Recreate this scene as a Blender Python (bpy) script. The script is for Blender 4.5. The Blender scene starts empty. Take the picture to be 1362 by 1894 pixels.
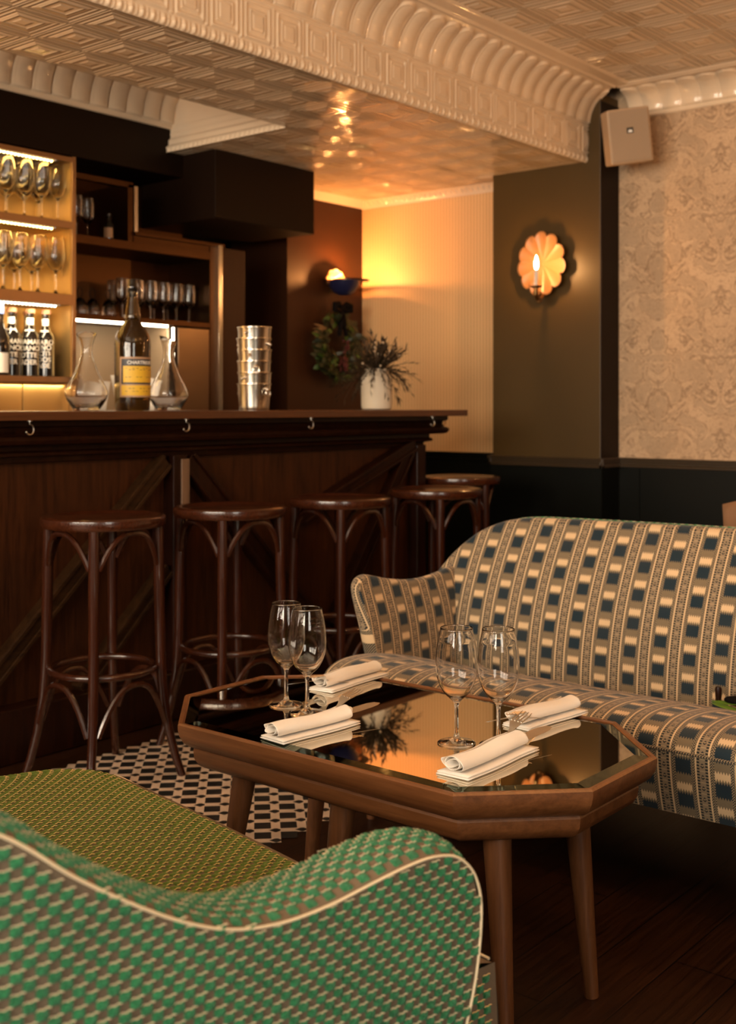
import bpy, math, random
import numpy as np
from mathutils import Vector, Matrix
PI = math.pi
SC = bpy.context.scene
COL = SC.collection
rnd = random.Random(7)

# ------------------------------------------------------------------ helpers
def link(o):
    COL.objects.link(o); return o

class MB:
    """collects geometry for ONE mesh"""
    def __init__(s): s.V = []; s.F = []; s.M = []; s.U = []
    def add(s, V, F, m=0, uv=None):
        n = len(s.V)
        s.V.extend([tuple(v) for v in V])
        s.F.extend([tuple(i + n for i in f) for f in F]); s.M.extend([m] * len(F))
        s.U.extend(uv if uv is not None else [(v[0], v[1]) for v in V])
        return s
    def box(s, x0, x1, y0, y1, z0, z1, m=0, M=None):
        V = [(x, y, z) for z in (z0, z1) for y in (y0, y1) for x in (x0, x1)]
        if M is not None: V = [tuple(M @ Vector(v)) for v in V]
        return s.add(V, [(0,2,3,1),(4,5,7,6),(0,1,5,4),(2,6,7,3),(0,4,6,2),(1,3,7,5)], m)
    def tube(s, path, r, seg=10, m=0, closed=False, cap=True):
        P = [Vector(p) for p in path]; n = len(P)
        R = r if isinstance(r, (list, tuple)) else [r] * n
        V = []; F = []; prev = None
        for i in range(n):
            if closed: t = (P[(i+1) % n] - P[i-1])
            else: t = P[min(i+1, n-1)] - P[max(i-1, 0)]
            t = t.normalized()
            if prev is None:
                a = Vector((0,0,1)) if abs(t.z) < .9 else Vector((1,0,0))
                u = t.cross(a).normalized()
            else:
                u = (prev - t * prev.dot(t)).normalized()
            prev = u; w = t.cross(u)
            for k in range(seg):
                a = 2*PI*k/seg
                V.append(P[i] + (u*math.cos(a) + w*math.sin(a)) * R[i])
        m_ = n if closed else n-1
        for i in range(m_):
            j = (i+1) % n
            for k in range(seg):
                l = (k+1) % seg
                F.append((i*seg+k, i*seg+l, j*seg+l, j*seg+k))
        if cap and not closed:
            F.append(tuple(range(seg-1, -1, -1))); F.append(tuple((n-1)*seg+k for k in range(seg)))
        return s.add(V, F, m)
    def lathe(s, prof, seg=24, c=(0,0,0), m=0, M=None):
        V = []; F = []; idx = []
        for (r, z) in prof:
            if r < 1e-6:
                idx.append([len(V)]); V.append((c[0], c[1], c[2]+z))
            else:
                idx.append([len(V)+k for k in range(seg)])
                for k in range(seg):
                    a = 2*PI*k/seg; V.append((c[0]+r*math.cos(a), c[1]+r*math.sin(a), c[2]+z))
        for a, b in zip(idx[:-1], idx[1:]):
            if len(a) == 1 and len(b) == 1: continue
            for k in range(seg):
                l = (k+1) % seg
                if len(a) == 1: F.append((a[0], b[l], b[k]))
                elif len(b) == 1: F.append((a[k], a[l], b[0]))
                else: F.append((a[k], a[l], b[l], b[k]))
        if M is not None: V = [tuple(M @ Vector(v)) for v in V]
        return s.add(V, F, m)
    def ball(s, c, r, seg=10, m=0, sc=(1,1,1)):
        k = max(5, seg//2+1)
        prof = [(math.sin(PI*i/k), -math.cos(PI*i/k)) for i in range(k+1)]
        prof[0] = (0,-1); prof[-1] = (0,1)
        M = Matrix.Translation(c) @ Matrix.Diagonal((r*sc[0], r*sc[1], r*sc[2], 1))
        return s.lathe(prof, seg, m=m, M=M)
    def prism(s, poly, z0, z1, m=0, M=None):
        n = len(poly)
        V = [(x, y, z0) for x, y in poly] + [(x, y, z1) for x, y in poly]
        F = [tuple(range(n-1, -1, -1)), tuple(range(n, 2*n))] + [(i, (i+1) % n, n+(i+1) % n, n+i) for i in range(n)]
        if M is not None: V = [tuple(M @ Vector(v)) for v in V]
        return s.add(V, F, m)
    def grid(s, fn, us, vs, m=0, uvf=None, flip=False):
        V = [fn(u, v) for v in vs for u in us]; n = len(us)
        uv = [(uvf(u, v) if uvf else (u, v)) for v in vs for u in us]
        F = []
        for j in range(len(vs)-1):
            for i in range(n-1):
                f = (j*n+i, j*n+i+1, (j+1)*n+i+1, (j+1)*n+i)
                F.append(f[::-1] if flip else f)
        return s.add(V, F, m, uv)
    def build(s, name, mats, parent=None, smooth=True, bevel=0, seg=2, angle=40, fix=True):
        me = bpy.data.meshes.new(name)
        me.from_pydata(s.V, [], s.F)
        mats = mats if isinstance(mats, (list, tuple)) else [mats]
        for m in mats: me.materials.append(m)
        if max(s.M, default=0) > 0: me.polygons.foreach_set('material_index', s.M)
        uvl = me.uv_layers.new(name='UVMap')
        li = np.empty(len(me.loops), dtype=np.int32); me.loops.foreach_get('vertex_index', li)
        U = np.array(s.U, dtype=np.float32)
        uvl.data.foreach_set('uv', U[li].ravel())
        me.update()
        if fix:
            import bmesh
            bm = bmesh.new(); bm.from_mesh(me); bmesh.ops.recalc_face_normals(bm, faces=bm.faces); bm.to_mesh(me); bm.free()
        o = bpy.data.objects.new(name, me); link(o)
        if parent is not None: o.parent = parent
        if bevel:
            b = o.modifiers.new('b', 'BEVEL'); b.width = bevel; b.segments = seg; b.limit_method = 'ANGLE'; b.angle_limit = math.radians(50)
        if smooth:
            me.polygons.foreach_set('use_smooth', [True]*len(me.polygons))
            me.set_sharp_from_angle(angle=math.radians(angle))
        return o

def tag(o, label=None, cat=None, group=None, kind=None):
    if label: o['label'] = label
    if cat: o['category'] = cat
    if group: o['group'] = group
    if kind: o['kind'] = kind
    return o
def thing(name, label, cat, loc=(0,0,0), rz=0, group=None):
    o = bpy.data.objects.new(name, None); o.empty_display_size = .05; link(o)
    o.location = loc; o.rotation_euler = (0, 0, rz)
    return tag(o, label, cat, group)
def struct(mb, name, mat, **k):
    return tag(mb.build(name, mat, **k), kind='structure')
def copy_tree(o, parent=None):
    c = o.copy(); COL.objects.link(c); c.parent = parent
    for ch in [x for x in SC.objects if x.parent == o]: copy_tree(ch, c)
    return c
def dup(o, loc, rz, label, group=None):
    c = copy_tree(o); c.location = loc; c.rotation_euler = (0, 0, rz); c['label'] = label
    if group: c['group'] = group
    return c
def ss(a, b, x):
    t = np.clip((x-a)/(b-a), 0, 1); return t*t*(3-2*t)
def lerp(a, b, t): return a+(b-a)*t
def interp(x, pts):
    return float(np.interp(x, [p[0] for p in pts], [p[1] for p in pts]))
def frange(a, b, step):
    n = max(1, int(round(abs(b-a)/step))); return [a+(b-a)*i/n for i in range(n+1)]
def text_geo(st, size, thick=.0004):
    cu = bpy.data.curves.new('lettering', 'FONT'); cu.body = st; cu.size = size; cu.extrude = thick; cu.align_x = 'CENTER'; cu.offset = size*.02
    o = bpy.data.objects.new('lettering', cu); link(o); bpy.context.view_layer.update()
    me = bpy.data.meshes.new_from_object(o)
    V = [tuple(v.co) for v in me.vertices]; F = [tuple(p.vertices) for p in me.polygons]
    bpy.data.objects.remove(o); bpy.data.curves.remove(cu); bpy.data.meshes.remove(me)
    return V, F

# ------------------------------------------------------------------ materials
class E:
    """node expression"""
    nt = None
    def __init__(s, sock): s.s = sock
    @staticmethod
    def op(op, *a):
        n = E.nt.nodes.new('ShaderNodeMath'); n.operation = op
        for i, x in enumerate(a):
            if isinstance(x, E): E.nt.links.new(x.s, n.inputs[i])
            else: n.inputs[i].default_value = x
        return E(n.outputs[0])
    def __add__(s, o): return E.op('ADD', s, o)
    __radd__ = __add__
    def __sub__(s, o): return E.op('SUBTRACT', s, o)
    def __rsub__(s, o): return E.op('SUBTRACT', o, s)
    def __mul__(s, o): return E.op('MULTIPLY', s, o)
    __rmul__ = __mul__
    def __truediv__(s, o): return E.op('DIVIDE', s, o)
    def __gt__(s, o): return E.op('GREATER_THAN', s, o)
    def __lt__(s, o): return E.op('LESS_THAN', s, o)
def fr(x): return E.op('FRACT', x)
def fl(x): return E.op('FLOOR', x)
def ab(x): return E.op('ABSOLUTE', x)
def band(x, a, b): return (x > a) * (x < b)
def tri(x): return ab(fr(x)*2 - 1)
def coords(kind='Object'):
    n = E.nt.nodes.new('ShaderNodeTexCoord'); s = E.nt.nodes.new('ShaderNodeSeparateXYZ')
    E.nt.links.new(n.outputs[kind], s.inputs[0]); return E(s.outputs[0]), E(s.outputs[1]), E(s.outputs[2])
def vec(x, y, z=0.):
    n = E.nt.nodes.new('ShaderNodeCombineXYZ')
    for i, a in enumerate((x, y, z)):
        if isinstance(a, E): E.nt.links.new(a.s, n.inputs[i])
        else: n.inputs[i].default_value = a
    return n.outputs[0]
def noise(v=None, scale=5, detail=3, rough=.5, dist=0.):
    n = E.nt.nodes.new('ShaderNodeTexNoise'); n.inputs['Scale'].default_value = scale; n.inputs['Detail'].default_value = detail
    n.inputs['Roughness'].default_value = rough; n.inputs['Distortion'].default_value = dist
    if v is None:
        t = E.nt.nodes.new('ShaderNodeTexCoord'); v = t.outputs['Object']
    E.nt.links.new(v, n.inputs['Vector']); return E(n.outputs['Fac'])
def mix(f, a, b):
    n = E.nt.nodes.new('ShaderNodeMix'); n.data_type = 'RGBA'; n.clamp_factor = True
    if isinstance(f, E): E.nt.links.new(f.s, n.inputs[0])
    else: n.inputs[0].default_value = f
    for k, c in ((6, a), (7, b)):
        if isinstance(c, (tuple, list)): n.inputs[k].default_value = (*c, 1) if len(c) == 3 else c
        else: E.nt.links.new(c, n.inputs[k])
    return n.outputs[2]
def ramp(f, lo, hi):
    n = E.nt.nodes.new('ShaderNodeMapRange'); n.inputs[1].default_value = lo; n.inputs[2].default_value = hi
    E.nt.links.new(f.s, n.inputs[0]); return E(n.outputs[0])
def mat(name, col=(.5,.5,.5), rough=.5, metal=0, spec=.5, **k):
    m = bpy.data.materials.new(name); m.use_nodes = True; E.nt = m.node_tree
    b = E.nt.nodes['Principled BSDF']; m['b'] = 1
    if isinstance(col, (tuple, list)): b.inputs['Base Color'].default_value = (*col, 1)
    b.inputs['Roughness'].default_value = rough; b.inputs['Metallic'].default_value = metal
    b.inputs['Specular IOR Level'].default_value = spec
    for kk, v in k.items(): b.inputs[kk.replace('_', ' ')].default_value = v
    return m
def bs(m): return m.node_tree.nodes['Principled BSDF']
def setc(m, c): m.node_tree.links.new(c, bs(m).inputs['Base Color'])
def setr(m, e): m.node_tree.links.new(e.s, bs(m).inputs['Roughness'])
def bump(m, e, dist=.001, strength=1.):
    n = m.node_tree.nodes.new('ShaderNodeBump'); n.inputs['Distance'].default_value = dist; n.inputs['Strength'].default_value = strength
    m.node_tree.links.new(e.s, n.inputs['Height']); m.node_tree.links.new(n.outputs[0], bs(m).inputs['Normal'])
def emis(name, col, st):
    m = mat(name, col, .5); b = bs(m); b.inputs['Emission Color'].default_value = (*col, 1); b.inputs['Emission Strength'].default_value = st
    return m
def wood(name, c1, c2, axis=0, rough=.4, scale=1., bd=.0004, coat=0., spec=.5):
    m = mat(name, c1, rough, 0, spec); x, y, z = coords()
    st = [14.*scale]*3; st[axis] = 1.1*scale
    n1 = noise(vec(x*st[0], y*st[1], z*st[2]), 3, 6, .65, .6)
    st2 = [60.*scale]*3; st2[axis] = 2.5*scale
    n2 = noise(vec(x*st2[0], y*st2[1], z*st2[2]), 3, 3, .6)
    f = ramp(n1*.6 + n2*.4, .35, .65)
    setc(m, mix(f, c1, c2)); setr(m, rough + n2*.15 - .07); bump(m, n2, bd)
    bs(m).inputs['Coat Weight'].default_value = coat
    return m

def paint(name, c, rough, b=.0003, sc=40, **k):
    m = mat(name, c, rough, **k); n = noise(None, sc, 4); bump(m, n, b); n2 = noise(None, 2.5, 4)
    setc(m, mix(ramp(n2, .3, .7), tuple(x*.88 for x in c), c)); return m
M_ceil = paint('ceiling_gloss', (.80,.63,.45), .15, .0006, 30)
def emboss(p, nm):
    m = paint(nm, (.80,.62,.43), .11, .0006, 30); x, y, z = coords()
    fx = ab(fr(x/p)-.5)*p; fy = ab(fr(y/p)-.5)*p; q = E.op('MAXIMUM', fx, fy)
    def ring(c, w):
        d = (q - c*p)/(w*p); return E.op('EXPONENT', d*d*(-1.))
    h = ring(.470,.018) + ring(.375,.019) + ring(.225,.020)*.9
    lift = ramp(q, .33*p, .29*p)*.5 + ramp(q, .13*p, .09*p)*.6
    n = noise(None, 3.2, 3); n2 = noise(None, 30, 3)
    bump(m, h + lift + n*.8 + n2*.03, .0095)
    return m
M_ceilA = emboss(.20, 'embossed_tin_small'); M_ceilB = emboss(.24, 'embossed_tin_large')
M_trimw = paint('cream_trim', (.72,.64,.52), .3)
M_cream = paint('cream_wall', (.40,.28,.17), .6)
M_rear = paint('rear_wall_paint', (.085,.05,.026), .6)
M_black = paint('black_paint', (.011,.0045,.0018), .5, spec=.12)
M_green = paint('dark_green_paint', (.0030,.0034,.0022), .4, spec=.18)
M_pillar = paint('olive_brown_paint', (.066,.036,.007), .45, spec=.35)
M_rail = paint('rail_paint', (.045,.028,.014), .28)
M_brownwall = paint('brown_wall', (.042,.013,.0035), .48, spec=.3)
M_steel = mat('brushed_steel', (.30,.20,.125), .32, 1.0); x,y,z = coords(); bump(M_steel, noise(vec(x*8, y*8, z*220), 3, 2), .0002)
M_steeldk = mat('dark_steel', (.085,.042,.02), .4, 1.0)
M_chrome = mat('polished_steel', (.72,.66,.58), .2, 1.0)
M_silver = mat('silver_plate', (.74,.69,.62), .33, 1.0)
M_brass = mat('brushed_brass', (.66,.45,.19), .38, 1.0); n = noise(None, 9, 4); setr(M_brass, .3+n*.2)
M_brassleaf = mat('aged_brass', (.35,.2,.08), .35, 1.0)
M_glass = mat('clear_glass', (1,1,1), .0, 0, .5, Transmission_Weight=1., IOR=1.46)
M_darkglass = mat('bottle_glass', (.045,.020,.003), .04, 0, .6, Transmission_Weight=.6, IOR=1.5)
M_blackglass = mat('black_bottle', (.008,.006,.005), .06, 0, .7)
M_darkmetal = mat('blackened_metal', (.02,.012,.01), .4, .8)
M_darkwood = wood('dark_bar_wood', (.006,.0015,.0006), (.022,.0052,.0016), 2, .34, coat=.0, spec=.22)
M_counter = wood('counter_wood', (.045,.013,.004), (.095,.030,.009), 0, .32)
M_panelwood = wood('bar_panel_wood', (.014,.0038,.0011), (.052,.0150,.004), 2, .42, spec=.2)
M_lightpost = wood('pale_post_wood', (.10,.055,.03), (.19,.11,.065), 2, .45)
M_stool = wood('bentwood_stain', (.020,.0045,.0018), (.046,.0115,.004), 2, .2, coat=.35)
M_stoolseat = wood('stool_seat_wood', (.026,.0062,.0025), (.058,.015,.005), 0, .2, coat=.3)
M_table = wood('table_walnut', (.10,.034,.010), (.20,.074,.024), 1, .36, .9)
M_tleg = wood('table_leg_walnut', (.085,.030,.010), (.165,.062,.021), 2, .38, .9)
M_mirror = mat('bronze_mirror', (.66,.60,.48), .015, 1.0)
M_bevel = mat('mirror_bevel_glass', (.075,.10,.055), .02, 1.0)
M_linen = mat('white_linen', (.88,.82,.74), .85, 0, .2, Sheen_Weight=.2)
x,y,z = coords(); bump(M_linen, noise(vec(x*900,y*900,z*900), 1, 2), .0002); 
M_white = mat('white_paper', (.85,.8,.7), .6)
M_candle = mat('candle_wax', (.75,.68,.6), .5)
M_cork = paint('cork', (.40,.18,.10), .8)
M_bluecap = mat('blue_cap', (.08,.12,.3), .4)
M_vase = paint('stoneware', (.66,.58,.46), .75, .0015, 25)
M_shell = mat('alabaster_shell', (.27,.125,.050), .33, 0, .5)
M_flame = emis('candle_flame', (1,.50,.17), 620)
M_bulb = emis('lamp_bulb', (1,.60,.22), 30)
M_ledy = emis('led_amber', (1,.62,.16), 26)
M_ledw = emis('led_white', (1,.84,.60), 20)
M_speaker = mat('speaker_shell', (.42,.29,.18), .6)
M_grille = paint('speaker_grille', (.34,.24,.155), .7, .0006, 400)
M_badge = mat('badge_black', (.01,.01,.01), .4)
M_badgew = mat('badge_white', (.8,.8,.78), .5)
M_lblY = mat('label_yellow', (.70,.42,.03), .5)
M_lblK = mat('label_dark', (.03,.03,.035), .5)
M_lblB = mat('label_tan', (.42,.25,.14), .5)
M_print = mat('white_print', (.8,.76,.68), .5)
M_leaf = paint('dark_leaf', (.022,.026,.006), .5)
M_leafg = paint('green_leaf', (.055,.10,.012), .45)
M_dry = paint('dried_grass', (.045,.024,.007), .7)
M_dryg = paint('dried_ear', (.22,.12,.04), .7)
M_cotton = mat('seed_head', (.65,.5,.35), .8)
M_grape = mat('dark_grape', (.08,.008,.006), .35)
M_ribbon = mat('black_ribbon', (.004,.003,.003), .8, 0, .1)
M_navybowl = mat('dark_blue_bowl', (.012,.014,.05), .3)
M_brownfab = paint('brown_fabric', (.20,.10,.045), .8, .001, 200)
M_bright = mat('bright_sprig', (.10,.22,.02), .4)
M_thread = mat('cream_thread', (.72,.58,.38), .6, 0, .5)
M_threadwarm = mat('cream_thread_warmlit', (.85,.58,.26), .45)  # cream thread with the seat's warm light mixed into its colour
M_ground = paint('taupe_ground', (.150,.105,.065), .8, .0006, 600)
M_tuft = mat('green_pile', (.02,.15,.045), .5, 0, .35, Sheen_Weight=.5, Sheen_Roughness=.35)
bs(M_tuft).inputs['Sheen Tint'].default_value = (.35,.8,.5,1)
x,y,z = coords(); nf = noise(vec(x*260,y*260,z*70), 4, 3, .6); nb = noise(None, 14, 3)
setc(M_tuft, mix(ramp(nf*.75+nb*.25, .38, .62), (.003,.048,.015), (.030,.27,.098))); bump(M_tuft, nf, .003)
M_tuftseat = mat('green_pile_warmlit', (.05,.10,.015), .5, 0, .4, Sheen_Weight=.5, Sheen_Roughness=.3)  # same green pile; warm light on the seat is put into the colour
bs(M_tuftseat).inputs['Sheen Tint'].default_value = (.6,.7,.25,1)
nf = noise(vec(x*260,y*260,z*70), 4, 3, .6); x,y,z = coords()
nf = noise(vec(x*260,y*260,z*70), 4, 3, .6)
setc(M_tuftseat, mix(ramp(nf, .3, .7), (.030,.085,.004), (.11,.20,.010))); bump(M_tuftseat, nf, .0012)

# striped ikat fabric on the blue sofa
def ikat():
    m = mat('ikat_stripe_fabric', (.5,.4,.3), .8, 0, .25, Sheen_Weight=.15)
    u, v, _ = coords('UV')
    U, Vp = .0860, .0780
    cu = u / U; x = fr(cu); par = fr(fl(cu)*.5)           # 0 or .5
    y0 = fr(v / Vp + par)
    t1 = tri(u * (5.5/.0326))
    yc = ab(y0 - .5); navy = (yc + t1*.085) < .255
    t2 = tri(u * (5.5/.0326) + .5); yc2 = ab(fr(y0 + .60) - .5); cream_b = (yc2 + t2*.09) < .155
    fine = (fr(v*420.) > .5)
    NAVY, CREAM, TAUPE, DK = (.004,.018,.030), (.64,.45,.26), (.155,.115,.068), (.007,.013,.016)
    taupe = mix(fine*.40, TAUPE, (.27,.20,.12))
    block = mix(navy, mix(cream_b, taupe, CREAM), NAVY)
    # zigzag
    zz = fr(v*170. + tri(u*110.)*1.1) > .48
    zig = mix(zz, (.32,.235,.14), DK)
    dots = mix((fr(v*150.) > .38), (.30,.22,.13), DK)
    dx = ab(x - .705); dy = ab(fr(v/.0250 + par) - .5)
    orn = mix(((dx*9. + dy*2.4) < .55) * (((dx*9. + dy*2.4) > .22)), (.24,.175,.11), DK)
    orn = mix(band(fr(v/.0125), .0, .12), orn, (.40,.29,.17))
    c = block
    c = mix(x > .40, c, zig); c = mix(x > .515, c, CREAM); c = mix(x > .56, c, dots); c = mix(x > .63, c, orn)
    c = mix(x > .78, c, dots); c = mix(x > .85, c, CREAM); c = mix(x > .895, c, zig)
    n = noise(None, 6, 4); c = mix(ramp(n, .3, .75)*.12, c, (.10,.08,.06))
    setc(m, c)
    w = noise(vec(u*1800., v*1200.), 1, 1); bump(m, w, .0003)
    return m
M_ikat = ikat()
# floor tiles
m = mat('patterned_tile', (.5,.4,.3), .42)
x, y, z = coords('UV'); fx = fr(x/.068); fy = fr(y/.071)
bk = (fx < .64) * (fy < .65)
d = ab(fx-.82)/.27 + ab(fy-.825)/.22; e = ab(fx-.82)*0. + (ab(fx-.82)/.13)*(ab(fx-.82)/.13) + (ab(fy-.825)/.20)*(ab(fy-.825)/.20)
blob = E.op('MINIMUM', (d < 1.) + (e < 1.), 1.)
n = noise(None, 18, 4)
lt = mix(ramp(n, .3, .7), (.62,.46,.33), (.76,.58,.43)); dk = mix(ramp(n, .4, .8), (.010,.010,.010), (.035,.030,.025))
setc(m, mix(E.op('MINIMUM', bk + blob, 1.), lt, dk)); setr(m, .35+n*.2); M_tile = m
# floor boards
m = mat('floor_boards', (.05,.02,.01), .4); x, y, z = coords()
row = fl(y/.125); ends = fl(x/1.3 + fr(row*.618)); nn = noise(vec(row*3.7, ends*5.1, 0.), 1, 0)
g = noise(vec(x*1.5, y*38., 0.), 3, 5, .6, .5)
c = mix(ramp(g, .3, .7), (.009,.003,.001), (.040,.0135,.0045)); c = mix(ramp(nn, .3, .7)*.5, c, (.018,.006,.002))
gap = E.op('MINIMUM', (fr(y/.125) < .022) + (fr(x/1.3 + fr(row*.618)) < .003), 1.)
setc(m, mix(gap, c, (.003,.0015,.001))); setr(m, .30+g*.2); bump(m, g*.3 - gap, .0012); M_floor = m; bs(m).inputs['Specular IOR Level'].default_value = .25
# damask wallpaper (on plane x=const: uses y,z)
m = mat('damask_wallpaper', (.5,.4,.3), .6); x, y, z = coords()
P, Q = .62, .66
k = fl(z/Q*2.)                                            # half drop rows
my = ab(fr(y/P + .5 + 0.)-.5)*P; mz = fr(z/Q)*Q
w1 = noise(vec(my*1., mz*1., 1.3), 8.5, 2, .5, 1.6)
w2 = noise(vec(my*1., mz*1., 5.3), 26, 2, .5, 1.6)
w3 = noise(None, 45, 5, .7); w4 = noise(None, 5, 3)
f1 = ramp(ab(w1-.5), .012, .035); f2 = ramp(ab(w2-.52), .010, .035); f3 = ramp(w3, .56, .66)
base = mix(ramp(w4, .3, .7), (.50,.335,.20), (.59,.405,.25))
c = mix((f1*.6+f2*.4), (.25,.155,.085), base); c = mix(band(w1, .56, 2.)*.35, c, (.30,.21,.13)); c = mix(f3*.35, c, (.22,.155,.095))
setc(m, c); setr(m, .55 + w3*.15); M_damask = m
# fine striped wallpaper
m = mat('pinstripe_wallpaper', (.6,.5,.35), .5); x, y, z = coords()
s1 = fr(y/.0200); st = band(s1, .0, .22); s2 = fr(y/.0100)
setc(m, mix(st*.8, (.78,.49,.235), (.44,.25,.10))); bump(m, s1, .0006); M_stripe = m

# ------------------------------------------------------------------ room shell
RW, SOF = 5.20, 2.28         # right wall x, low ceiling z
HC = 2.63
struct(MB().box(-2.3, 5.5, -2.0, 5.2, -.1, 0), 'floor', M_floor, smooth=False)
# tile carpet strip laid diagonally in front of the bar
mb = MB(); s2 = math.sqrt(.5); nc = 0
cw, ch = .068, .071
for i in range(-60, 60):
    for j in range(-10, 110):
        for (a0, a1, b0, b1) in ((0,.62,0,.60), (.62,1,0,.60), (0,.62,.60,1), (.62,1,.60,1)):
            u0, u1 = (i+a0)*cw, (i+a1)*cw; v0, v1 = (j+b0)*ch, (j+b1)*ch
            uc, vc = (u0+u1)/2, (v0+v1)/2
            X, Y = (uc+vc)*s2, (vc-uc)*s2
            if not (2.045 < Y < 2.985 and .3 < X < 4.9): continue
            P4 = [((a+b)*s2, (b-a)*s2, .002) for a, b in ((u0,v0),(u1,v0),(u1,v1),(u0,v1))]
            mb.add(P4, [(0,1,2,3)], 0, [(a,b) for a, b in ((u0,v0),(u1,v0),(u1,v1),(u0,v1))])
struct(mb, 'floor_tiles', M_tile, smooth=False)

# outer walls
struct(MB().box(RW, RW+.15, -2.0, 3.0, 0, 2.9), 'wall_right', M_damask, smooth=False)
struct(MB().box(RW, RW+.15, 3.0, 5.2, 0, 2.9), 'wall_end', M_stripe, smooth=False)
struct(MB().box(5.02, RW, 2.69, 3.303, 0, 2.60), 'wall_pillar', M_pillar, smooth=False, bevel=.004)
struct(MB().box(4.57, RW, 4.32, 4.9, 0, 2.285), 'wall_back', M_brownwall, smooth=False)
struct(MB().box(-2.3, 5.2, 4.75, 4.95, 0, 2.9), 'wall_alcove', M_green, smooth=False)
# soffit front above the back bar (black) and duct box
struct(MB().box(-2.0, 3.69, 4.16, 4.75, 2.174, 2.62), 'wall_bulkhead', M_black, smooth=False)
struct(MB().box(3.69, 4.365, 3.94, 4.46, 1.965, 2.285), 'wall_duct_box', M_black, smooth=False, bevel=.003)
struct(MB().box(3.69, 5.2, 4.46, 4.75, 2.10, 2.3), 'wall_alcove_head', M_green, smooth=False)
# wall behind camera with windows (left side) : x = -2 plane
def windowed_wall(name, y0, y1, wins, zb, zt, xw):
    mb = MB(); ys = y0
    for (a, b) in wins:
        mb.box(xw-.15, xw, ys, a, 0, 2.9); mb.box(xw-.15, xw, a, b, 0, zb); mb.box(xw-.15, xw, a, b, zt, 2.9); ys = b
    mb.box(xw-.15, xw, ys, y1, 0, 2.9)
    return struct(mb, name, M_rear, smooth=False)
WINS = [(-.35, .65), (.85, 1.85), (2.05, 3.05)]
windowed_wall('wall_left', -2.0, 5.2, WINS, .95, 2.35, -2.0)
for n_, (a, b) in enumerate(WINS):
    mb = MB()
    for yy in frange(a, b, (b-a)/4): mb.box(-2.1, -2.05, yy-.015, yy+.015, .95, 2.35)
    for zz in (.97, 1.42, 1.88, 2.33): mb.box(-2.1, -2.05, a, b, zz-.02, zz+.02)
    struct(mb, 'window_%d' % (n_+1), M_trimw, smooth=False)
# wall on the camera's side: y = -2 plane with one window
mb = MB(); mb.box(-2.3, -1.3, -2.15, -2.0, 0, 2.9); mb.box(-1.3, .1, -2.15, -2.0, 0, .75); mb.box(-1.3, .1, -2.15, -2.0, 2.35, 2.9); mb.box(.1, 5.5, -2.15, -2.0, 0, 2.9)
struct(mb, 'wall_front', M_rear, smooth=False)
mb = MB()
for xx in frange(-1.3, .1, .35): mb.box(xx-.02, xx+.02, -2.1, -2.05, .75, 2.35)
for zz in (.77, 1.28, 1.82, 2.33): mb.box(-1.3, .1, -2.1, -2.05, zz-.02, zz+.02)
struct(mb, 'window_4', M_trimw, smooth=False)
struct(MB().box(-2.3, 5.5, -2.15, 5.2, 2.80, 2.95), 'ceiling_slab', M_cream, smooth=False)

# wainscot and chair rail
struct(MB().box(5.021, RW-.002, 2.686, 2.691, .85, 2.56), 'pillar_side_shade', M_black, smooth=False)  # thin black sheet added to put shade on the pillar's side face
def raildef(mb, p0, p1, nrm, z=.852):
    # p0,p1 on wall plane; nrm outward
    (x0, y0), (x1, y1) = p0, p1
    for (zz0, zz1, d) in ((z-.008, z, .024), (z-.020, z-.008, .018), (z-.034, z-.020, .010), (z-.046, z-.034, .020)):
        xs = sorted((x0, x1, x0+nrm[0]*d, x1+nrm[0]*d)); ys = sorted((y0, y1, y0+nrm[1]*d, y1+nrm[1]*d))
        mb.box(xs[0], xs[-1], ys[0], ys[-1], zz0, zz1)
    return mb
struct(raildef(MB(), (RW, -2), (RW, 2.69), (-1, 0)), 'trim_1', M_rail, smooth=False, bevel=.002)
mb = MB(); raildef(mb, (5.02, 2.67), (5.02, 3.323), (-1, 0)); raildef(mb, (5.0, 2.69), (RW, 2.69), (0, -1)); raildef(mb, (5.0, 3.303), (RW, 3.303), (0, 1))
struct(mb, 'trim_2', M_rail, smooth=False, bevel=.002)
struct(raildef(MB(), (RW, 3.303), (RW, 4.32), (-1, 0), .855), 'trim_3', M_green, smooth=False, bevel=.002)
mb = MB(); mb.box(RW-.008, RW, -2, 2.69, 0, .81)
for yy in frange(-1.8, 2.6, .74): mb.box(RW-.016, RW, yy-.03, yy+.03, .1, .80)
mb.box(RW-.018, RW, -2, 2.69, 0, .14)
struct(mb, 'trim_4', M_green, smooth=False)
mb = MB(); mb.box(5.012, 5.02, 2.68, 3.313, 0, .81); mb.box(5.02, RW, 2.682, 2.69, 0, .81); mb.box(5.005, RW, 2.675, 3.318, 0, .13)
mb.box(RW-.008, RW, 3.303, 4.32, 0, .81); mb.box(RW-.018, RW, 3.303, 4.32, 0, .13)
struct(mb, 'trim_5', M_green, smooth=False)
mb = MB(); mb.box(4.57, RW-.03, 4.30, 4.32, 0, .81); struct(mb, 'trim_6', M_green, smooth=False)

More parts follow.
